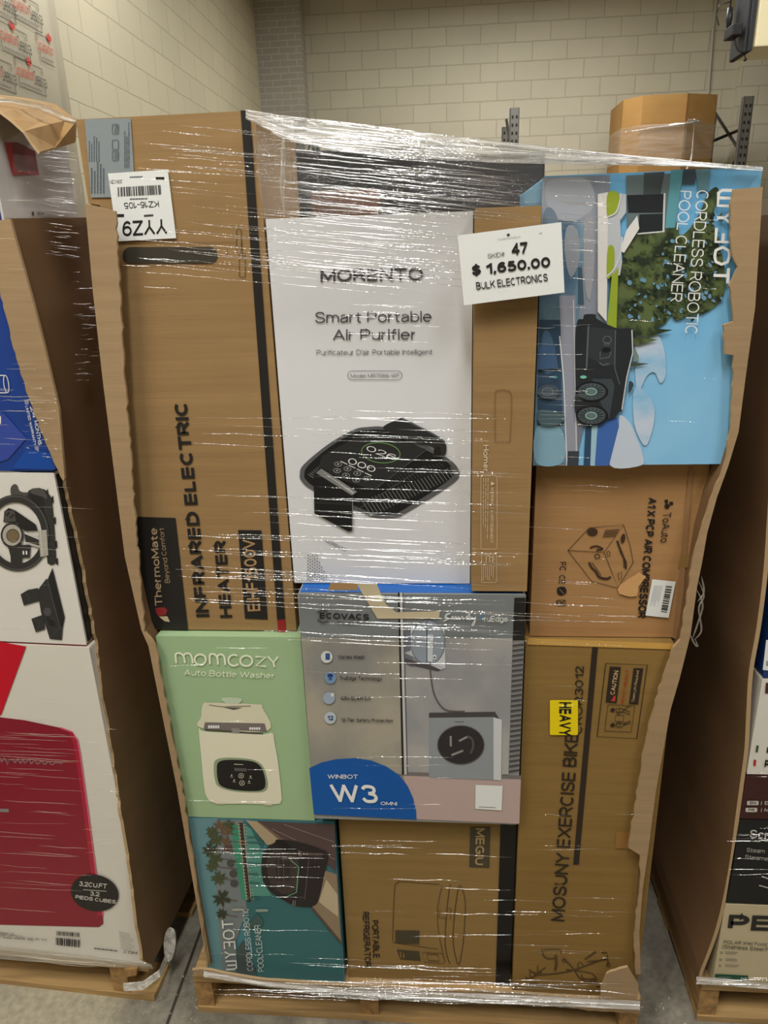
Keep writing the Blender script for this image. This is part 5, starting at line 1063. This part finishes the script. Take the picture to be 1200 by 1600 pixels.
# ================================================================ right load
def rbox(label, z0, z1, m, d=0.5): return carton(label, 'box', RF, (0.021, 0.98, z0, z1), d, m)
r = rbox('cream carton at the bottom right edge with big dark letters and a green bar', 0.1195, 0.358, mat((196, 182, 148), 0.45, var=0.02))
a = Art(RF).frame(1080, 1060, .3375)
a.text('PE', (168, 1164), (362, 1170), (178, 1084), C_(44, 42, 40), 0.055); a.text('POLAR Wet Food F', (150, 1228), (368, 1240), (153, 1212), C_(70, 66, 60), 0.006); a.text('(Stainless Steel Fo', (144, 1252), (372, 1268), (147, 1232), C_(70, 66, 60), 0.006)
for y in (1270, 1302, 1330): a.ring(140-(y-1270)*.12, y, 5, 5, 2, C_(120, 114, 104), 1, 0, 10); a.rows([(158, y-8), (230, y-4), (230, y+10), (158, y+6)], 2, C_(130, 124, 114), 2, .4, seed=y)
a.pg([(112, 1368), (264, 1376), (262, 1398), (108, 1392)], C_(40, 84, 62), 1); a.rows([(130, 1378), (200, 1382), (200, 1388), (130, 1384)], 1, C_(120, 150, 130), 2, .5)
a.build('printed_lettering', r)
r = rbox('black carton at the right edge with white lettering about steam', 0.362, 0.586, mat((32, 32, 31), 0.35))
a = Art(RF).frame(1080, 1060, .3375); SW2 = C_(196, 192, 184)
a.text('Scr', (270, 738), (352, 744), (274, 700), SW2, 0.022); a.text('Steam', (256, 803), (340, 810), (258, 784), SW2, 0.0); a.text('Steame', (248, 835), (356, 845), (250, 816), SW2, 0.0); a.curve([(296, 752), (316, 756), (326, 748), (350, 754), (400, 752)], 4, SW2, 1)
a.line([(326, 916), (372, 934)], 5, SW2); a.line([(314, 958), (372, 974)], 5, SW2)
a.build('printed_lettering', r)
r = rbox('maroon carton at the right edge with two white language tags', 0.589, 0.697, mat((66, 34, 32), 0.4))
a = Art(RF).frame(1080, 1060, .3375)
for y, t, c in ((576, 'EN', 'E'), (608, 'FR', 'M')):
    a.rrect(258-(y-576)*.2, y-9, 312-(y-576)*.2, y+11, 5, 0, C_(200, 194, 184), 1); a.text(t, (272-(y-576)*.2, y+7), (300-(y-576)*.2, y+7), (272-(y-576)*.2, y-6), C_(66, 34, 32), .03, 2); a.line([(326, y-7), (324, y+10)], 2.5, SW2); a.text(c, (340-(y-576)*.1, y+9), (356, y+10), (341, y-8), SW2, .02)
a.build('printed_lettering', r)
r = rbox('white carton at the right edge above the maroon one, with green and red ticks', 0.700, 0.920, mat((222, 217, 206), 0.45, var=0.02))
a = Art(RF).frame(1080, 1060, .3375)
a.pg([(302, 310), (313, 311), (308, 342), (298, 341)], C_(60, 84, 50), 1); a.pg([(290, 376), (301, 377), (298, 406), (288, 405)], C_(176, 30, 40), 1)
a.text('I', (348, 345), (356, 345), (352, 318), INK, 0.04); a.text('P', (338, 410), (364, 412), (344, 372), INK, 0.05); a.pg([(346, 20), (372, 22), (370, 72), (342, 68)], C_(80, 40, 36), 1)
a.build('printed_lettering', r)
r = rbox('dark blue carton at the right edge with a white corner label', 0.923, 1.45, mat((28, 58, 112), 0.35))
a = Art(RF).frame(1140, 1000, .1875); a.pg([(305, 0), (420, 0), (420, 262), (276, 250)], PAPER, 1); a.rows([(306, 175), (400, 178), (400, 220), (304, 215)], 5, INK, 2, .5)
a.build('corner_label', r)

# ================================================================ price sign on the middle load
PF = Face(-0.046)
c4 = [PF.at(*p) for p in ((715, 368), (877, 347), (882, 457), (725, 477))]
r = thing('price_sign', c4[3], 'white paper price sign with black bold figures stuck on the film at the top centre', 'sign')
mb = MB(); mb.prism(c4, (0, 0.0008, 0), PAPER); mb.build('paper_sheet', r)
a = Art(PF, base=0.0005).frame(720, 340, .14167)
a.leaf(524, 190, 19, INK, 1, 1.0, -0.12); a.text('LiquidationDeals.ca', (404, 250), (656, 217), (402, 232), C_(90, 90, 90), 0.004)
a.text('SKID#', (298, 452), (485, 426), (294, 398), INK, 0.0); a.text('47', (564, 418), (740, 398), (556, 284), INK, 0.06)
a.text('$ 1,650.00', (126, 655), (990, 560), (118, 516), INK, 0.06); a.text('BULK ELECTRONICS', (174, 799), (963, 700), (164, 706), INK, 0.022)
a.rows([(862, 166), (904, 160), (905, 174), (863, 180)], 1, C_(150, 150, 150), 1, .5)
a.build('printed_lettering', r)

# ================================================================ stretch film
def ridges(mb, face, boxes, m, off=0.0, seed=1):
    """gathered folds of film lying on an upright plane; every box = (x0, x1, y0, y1, how many, slope, shortest, longest, half width in mm)"""
    rr = random.Random(seed); U = V3((-face.n.y, face.n.x, 0))
    for x0, x1, y0, y1, n, sl, l0, l1, w in boxes:
        for _ in range(n):
            L = min(rr.uniform(l0, l1), x1-x0); xa = rr.uniform(x0, x1-L); y = rr.uniform(y0, y1); s = sl+rr.gauss(0, 0.014)
            k = max(4, int(L/24)); pts = []
            for i in range(k+1):
                t = i/k; pts.append(face.at(xa+L*t, y+L*t*s+rr.gauss(0, 0.55), off+rr.uniform(0, 0.0012)))
            ww = w*0.001*rr.uniform(0.45, 1.25); mb.ridge(pts, ww, ww*rr.uniform(0.6, 1.1), m, face.n)
WF = Face(-0.034)
wrap = thing('stretch_wrap', (-0.07, -0.034, PH), 'clear wrinkled stretch film wound round the middle load', 'plastic wrap')
# bunched sheet spanning from the tall carton to the picture carton
top = [(384, 171), (440, 180), (520, 189), (600, 199), (700, 212), (800, 223), (900, 234), (1000, 244), (1100, 254), (1192, 261)]
bot = [(384, 186), (440, 216), (520, 236), (600, 244), (700, 250), (800, 255), (900, 258), (1000, 258), (1100, 262), (1192, 268)]
def sheet(name, tops, bots, face, m, rows=6, wav=0.003, back=0.0, seed=0, parent=None):
    rr = random.Random(seed); mb = MB(); vs = []; fs = []; T = []
    for i in range(len(tops)*6-5):
        k = min(i//6, len(tops)-2); t = i/6-k
        T.append(((tops[k][0]*(1-t)+tops[k+1][0]*t, tops[k][1]*(1-t)+tops[k+1][1]*t), (bots[k][0]*(1-t)+bots[k+1][0]*t, bots[k][1]*(1-t)+bots[k+1][1]*t)))
    for i, (p, q) in enumerate(T):
        for j in range(rows+1):
            t = j/rows; o = wav*math.sin(j*2.1+i*0.13)+wav*rr.uniform(-.4, .4); vs.append(face.at(p[0]*(1-t)+q[0]*t, p[1]*(1-t)+q[1]*t, o-back*(1-t)))
            if i and j: a0 = (i-1)*(rows+1)+j; fs.append((a0-1, a0, a0+rows+1, a0+rows))
    mb.add(vs, fs, m); return mb.build(name, parent, smooth=True)
tag(sheet('bunched_sheet', top, bot, Face(-0.018), BAND, 8, 0.004, 0.02, 2, wrap), 'whitish bunched band of film')
sheet('clear_sheet', [(392, 200), (520, 230), (600, 240), (700, 247), (850, 258)], [(412, 338), (520, 336), (600, 333), (700, 330), (850, 322)], Face(-0.008), FILM, 10, 0.002, 0.0, 3, wrap)
mb = MB()
R_ = [ # upper part, sagging to the right
    (392, 860, 205, 330, 85, 0.10, 70, 330, 0.75), (200, 470, 195, 300, 22, 0.085, 40, 200, 0.6), (180, 760, 320, 430, 24, 0.10, 120, 430, 0.65), (420, 760, 345, 410, 14, 0.085, 60, 260, 0.6), (540, 760, 410, 490, 9, 0.075, 50, 160, 0.55), (860, 960, 268, 420, 20, 0.05, 40, 100, 0.6),
    (740, 960, 330, 470, 14, 0.06, 40, 150, 0.5), (190, 300, 380, 470, 6, 0.05, 30, 60, 0.7), (420, 840, 490, 560, 4, 0.05, 40, 160, 0.4), (832, 930, 470, 720, 22, 0.03, 30, 95, 0.6),
    (960, 1140, 280, 700, 8, 0.06, 20, 60, 0.4),
    # belt over the middle
    (260, 840, 640, 700, 11, 0.035, 90, 420, 0.6), (480, 760, 670, 720, 8, 0.04, 40, 160, 0.7), (330, 840, 720, 830, 15, 0.04, 100, 420, 0.6), (270, 840, 830, 940, 28, 0.04, 100, 480, 0.65), (400, 1000, 930, 1010, 22, 0.04, 60, 300, 0.65), (810, 1000, 740, 990, 9, 0.045, 40, 120, 0.4),
    (470, 830, 1020, 1100, 4, 0.01, 60, 240, 0.4), (470, 820, 1100, 1280, 6, 0.01, 40, 160, 0.3),
    # lower part
    (300, 810, 1300, 1345, 10, 0.02, 40, 200, 0.6), (300, 980, 1345, 1500, 20, 0.02, 40, 180, 0.4), (420, 800, 1495, 1540, 14, 0.03, 60, 260, 0.7), (820, 1000, 1290, 1500, 9, 0.02, 30, 120, 0.4), (250, 480, 1010, 1270, 6, 0.0, 30, 90, 0.35), (840, 1030, 1060, 1290, 5, 0.01, 30, 90, 0.35)]
ridges(mb, WF, R_, FOLD, 0, 21)
ridges(mb, Face(-0.040), [(322, 1000, 1528, 1560, 40, 0.045, 80, 330, 1.0), (420, 700, 1540, 1558, 16, 0.045, 60, 200, 1.3)], FOLD, 0, 5)
def on(pl, x):
    for p, q in zip(pl[:-1], pl[1:]):
        if p[0] <= x <= q[0]: t = (x-p[0])/(q[0]-p[0]); return p[1]*(1-t)+q[1]*t
    return pl[-1][1]
rr = random.Random(6); BFc = Face(-0.024)
for _ in range(64):
    L = rr.uniform(90, 320); xa = rr.uniform(388, 1188-L); t0 = rr.random(); t1 = min(1, max(0, t0+rr.uniform(-.15, .15))); k = max(4, int(L/24)); pts = []
    for i in range(k+1):
        x = xa+L*i/k; t = t0+(t1-t0)*i/k; pts.append(BFc.at(x, on(top, x)*(1-t)+on(bot, x)*t+rr.gauss(0, .4), rr.uniform(0, .001)))
    w = 0.0008*rr.uniform(.5, 1.3); mb.ridge(pts, w, w, FOLD)
tag(mb.build('gathered_folds', wrap, smooth=True), kind='stuff')
sheet('bottom_roll', [(318, 1517), (420, 1534), (540, 1543), (660, 1549), (800, 1554), (1000, 1564)], [(318, 1527), (420, 1543), (540, 1556), (660, 1563), (800, 1569), (1000, 1578)], Face(-0.040), BAND, 5, 0.0025, 0, 4, wrap)
# rolled vertical seam of film at the tall carton's side, tuft on the right flange
sf = Face(0.05)
mb = MB(); mb.ridge([Face(0.02).at(441, 196), Face(0.02).at(443, 240), Face(0.02).at(440, 290), Face(0.02).at(444, 336)], 0.004, 0.003, FOLD)
mb.build('film_seam', wrap, smooth=True)
mb = MB()
for pl in ([(1090, 905), (1100, 930), (1092, 950), (1096, 985), (1084, 1000)], [(1088, 920), (1098, 945), (1090, 975), (1082, 998)], [(1078, 990), (1084, 1004), (1090, 1010), (1086, 998)], [(1096, 900), (1100, 925), (1090, 940)]):
    mb.ridge([MF.at(x, y, 0.004) for x, y in smooth_loop(pl, 5, False)], 0.0016, 0.0014, FOLD)
mb.build('loose_tuft', wrap, smooth=True)

wl = thing('stretch_wrap', V3(LO)+LU*0.5+V3((0, 0, PH)), 'clear stretch film round the left load, bunched along its top and bottom', 'plastic wrap')
LWF = Face(0.018, -0.709, AL)
mb = MB(); sn = LU
ridges(mb, LWF, [(-40, 60, 300, 700, 14, 0.02, 20, 60, 0.6), (30, 100, 580, 720, 26, 0.0, 8, 22, 0.5), (-40, 90, 600, 740, 8, 0.03, 30, 90, 0.5), (-40, 140, 1095, 1480, 40, 0.05, 40, 150, 0.5), (-60, 150, 760, 1000, 8, 0.04, 40, 110, 0.3), (125, 190, 1120, 1400, 16, 0.03, 15, 50, 0.5), (-40, 235, 1485, 1500, 12, 0.1, 60, 200, 0.9)], FOLD, 0.016, 31)
SG = Face(0.018, -0.692, math.pi/2+AL)
ridges(mb, SG, [(62, 122, 232, 335, 34, 0.10, 18, 60, 1.0), (60, 130, 345, 400, 14, 0.15, 18, 50, 0.9), (110, 165, 420, 610, 34, -0.02, 8, 30, 1.0)], FOLD, 0.003, 33)
tag(mb.build('gathered_folds', wl, smooth=True), kind='stuff')
sheet('side_sheet', [(20, 240), (70, 245), (124, 228)], [(18, 341), (70, 340), (130, 336)], SG, FILM, 6, 0.002, 0, 7, wl)
sheet('bunched_sheet', [(-20, 152), (20, 153), (60, 160), (100, 178), (122, 186)], [(-20, 158), (20, 162), (60, 172), (100, 190), (122, 196)], Face(0.10), BAND, 4, 0.004, 0, 8, wl)
sheet('bottom_roll', [(-40, 1474), (60, 1484), (130, 1492), (190, 1500), (236, 1506)], [(-40, 1494), (60, 1502), (130, 1508), (190, 1513), (240, 1514)], LF, BAND, 4, 0.0025, -0.02, 9, wl)
TL = film('twisted_film_tail', white=1.0, gloss=0.10, rough=0.2, bump=0.4, stretch=(30, 30, 30))
T = lambda x, y, o=0.03: LF.at(x, y, o)
mb = MB()
for a0, a1, b0, b1 in (((192, 1538), (194, 1549), (222, 1535), (224, 1547)), ((222, 1535), (224, 1547), (248, 1517), (250, 1527))):
    p = [T(*a0), T(*a1), T(*b1), T(*b0)]; mb.prism(p, LV*0.003, TL)
mb.prism([T(248, 1517), T(251, 1527), T(262, 1500, -.05), T(258, 1492, -.05)], LV*0.003, TL)
pp = smooth_loop([(256, 1470), (262, 1452), (272, 1456), (274, 1475), (268, 1500), (258, 1496)], 4)
mb.prism([T(x, y, -0.06) for x, y in pp], LV*0.004, TL); mb.tube([T(262, 1500, -.05), T(276, 1440, -.25), T(286, 1400, -.4)], 0.006, TL, 6)
mb.build('twisted_tail', wl)

wr = thing('stretch_wrap', (1.09, 0.03, PH), 'clear stretch film round the right load at the picture edge', 'plastic wrap')
mb = MB(); ridges(mb, Face(0.028), [(1130, 1290, 1285, 1410, 12, -0.02, 30, 120, 0.6), (1160, 1290, 1200, 1215, 3, 0.02, 40, 100, 0.5), (1100, 1290, 1527, 1538, 8, 0.03, 40, 150, 0.9)], FOLD, 0, 41)
tag(mb.build('gathered_folds', wr, smooth=True), kind='stuff')
mb = MB()
for pl in ([(1126, 1158), (1132, 1150), (1140, 1146), (1136, 1140), (1144, 1142)], [(1128, 1154), (1138, 1152), (1146, 1148)]): mb.ridge([Face(0.25).at(x, y) for x, y in smooth_loop(pl, 4, False)], 0.003, 0.003, FOLD)
mb.build('loose_tuft', wr, smooth=True)
sheet('bottom_roll', [(1088, 1526), (1130, 1528), (1200, 1536), (1300, 1545)], [(1088, 1538), (1130, 1540), (1200, 1546), (1300, 1556)], Face(0.03), BAND, 4, 0.002, 0, 10, wr)

# scraps on the floor
mb = MB(); rr = random.Random(77); SC = mat((176, 168, 146), 0.4)
for _ in range(110):
    if rr.random() < 0.75: x, y = rr.uniform(150, 330), rr.uniform(1520, 1600)
    else: x, y = rr.choice((rr.uniform(0, 300), rr.uniform(1000, 1100))), rr.uniform(1560, 1600)
    g = ground(x, y); s = rr.uniform(0.0006, 0.002); q = rr.uniform(0, 3.1)
    dx, dy = math.cos(q)*s*rr.uniform(1, 3), math.sin(q)*s*rr.uniform(1, 3)
    mb.prism([g+V3((-dx, -dy, .0006)), g+V3((dy*.4, -dx*.4, .0006)), g+V3((dx, dy, .0006)), g+V3((-dy*.4, dx*.4, .0006))], (0, 0, 0.001), SC)
g = ground(240, 1575)
o = mb.build('floor_scraps', loc=(g.x, g.y, 0)); tag(o, 'tiny pale scraps of board and film scattered on the concrete floor', 'scraps', None, 'stuff')
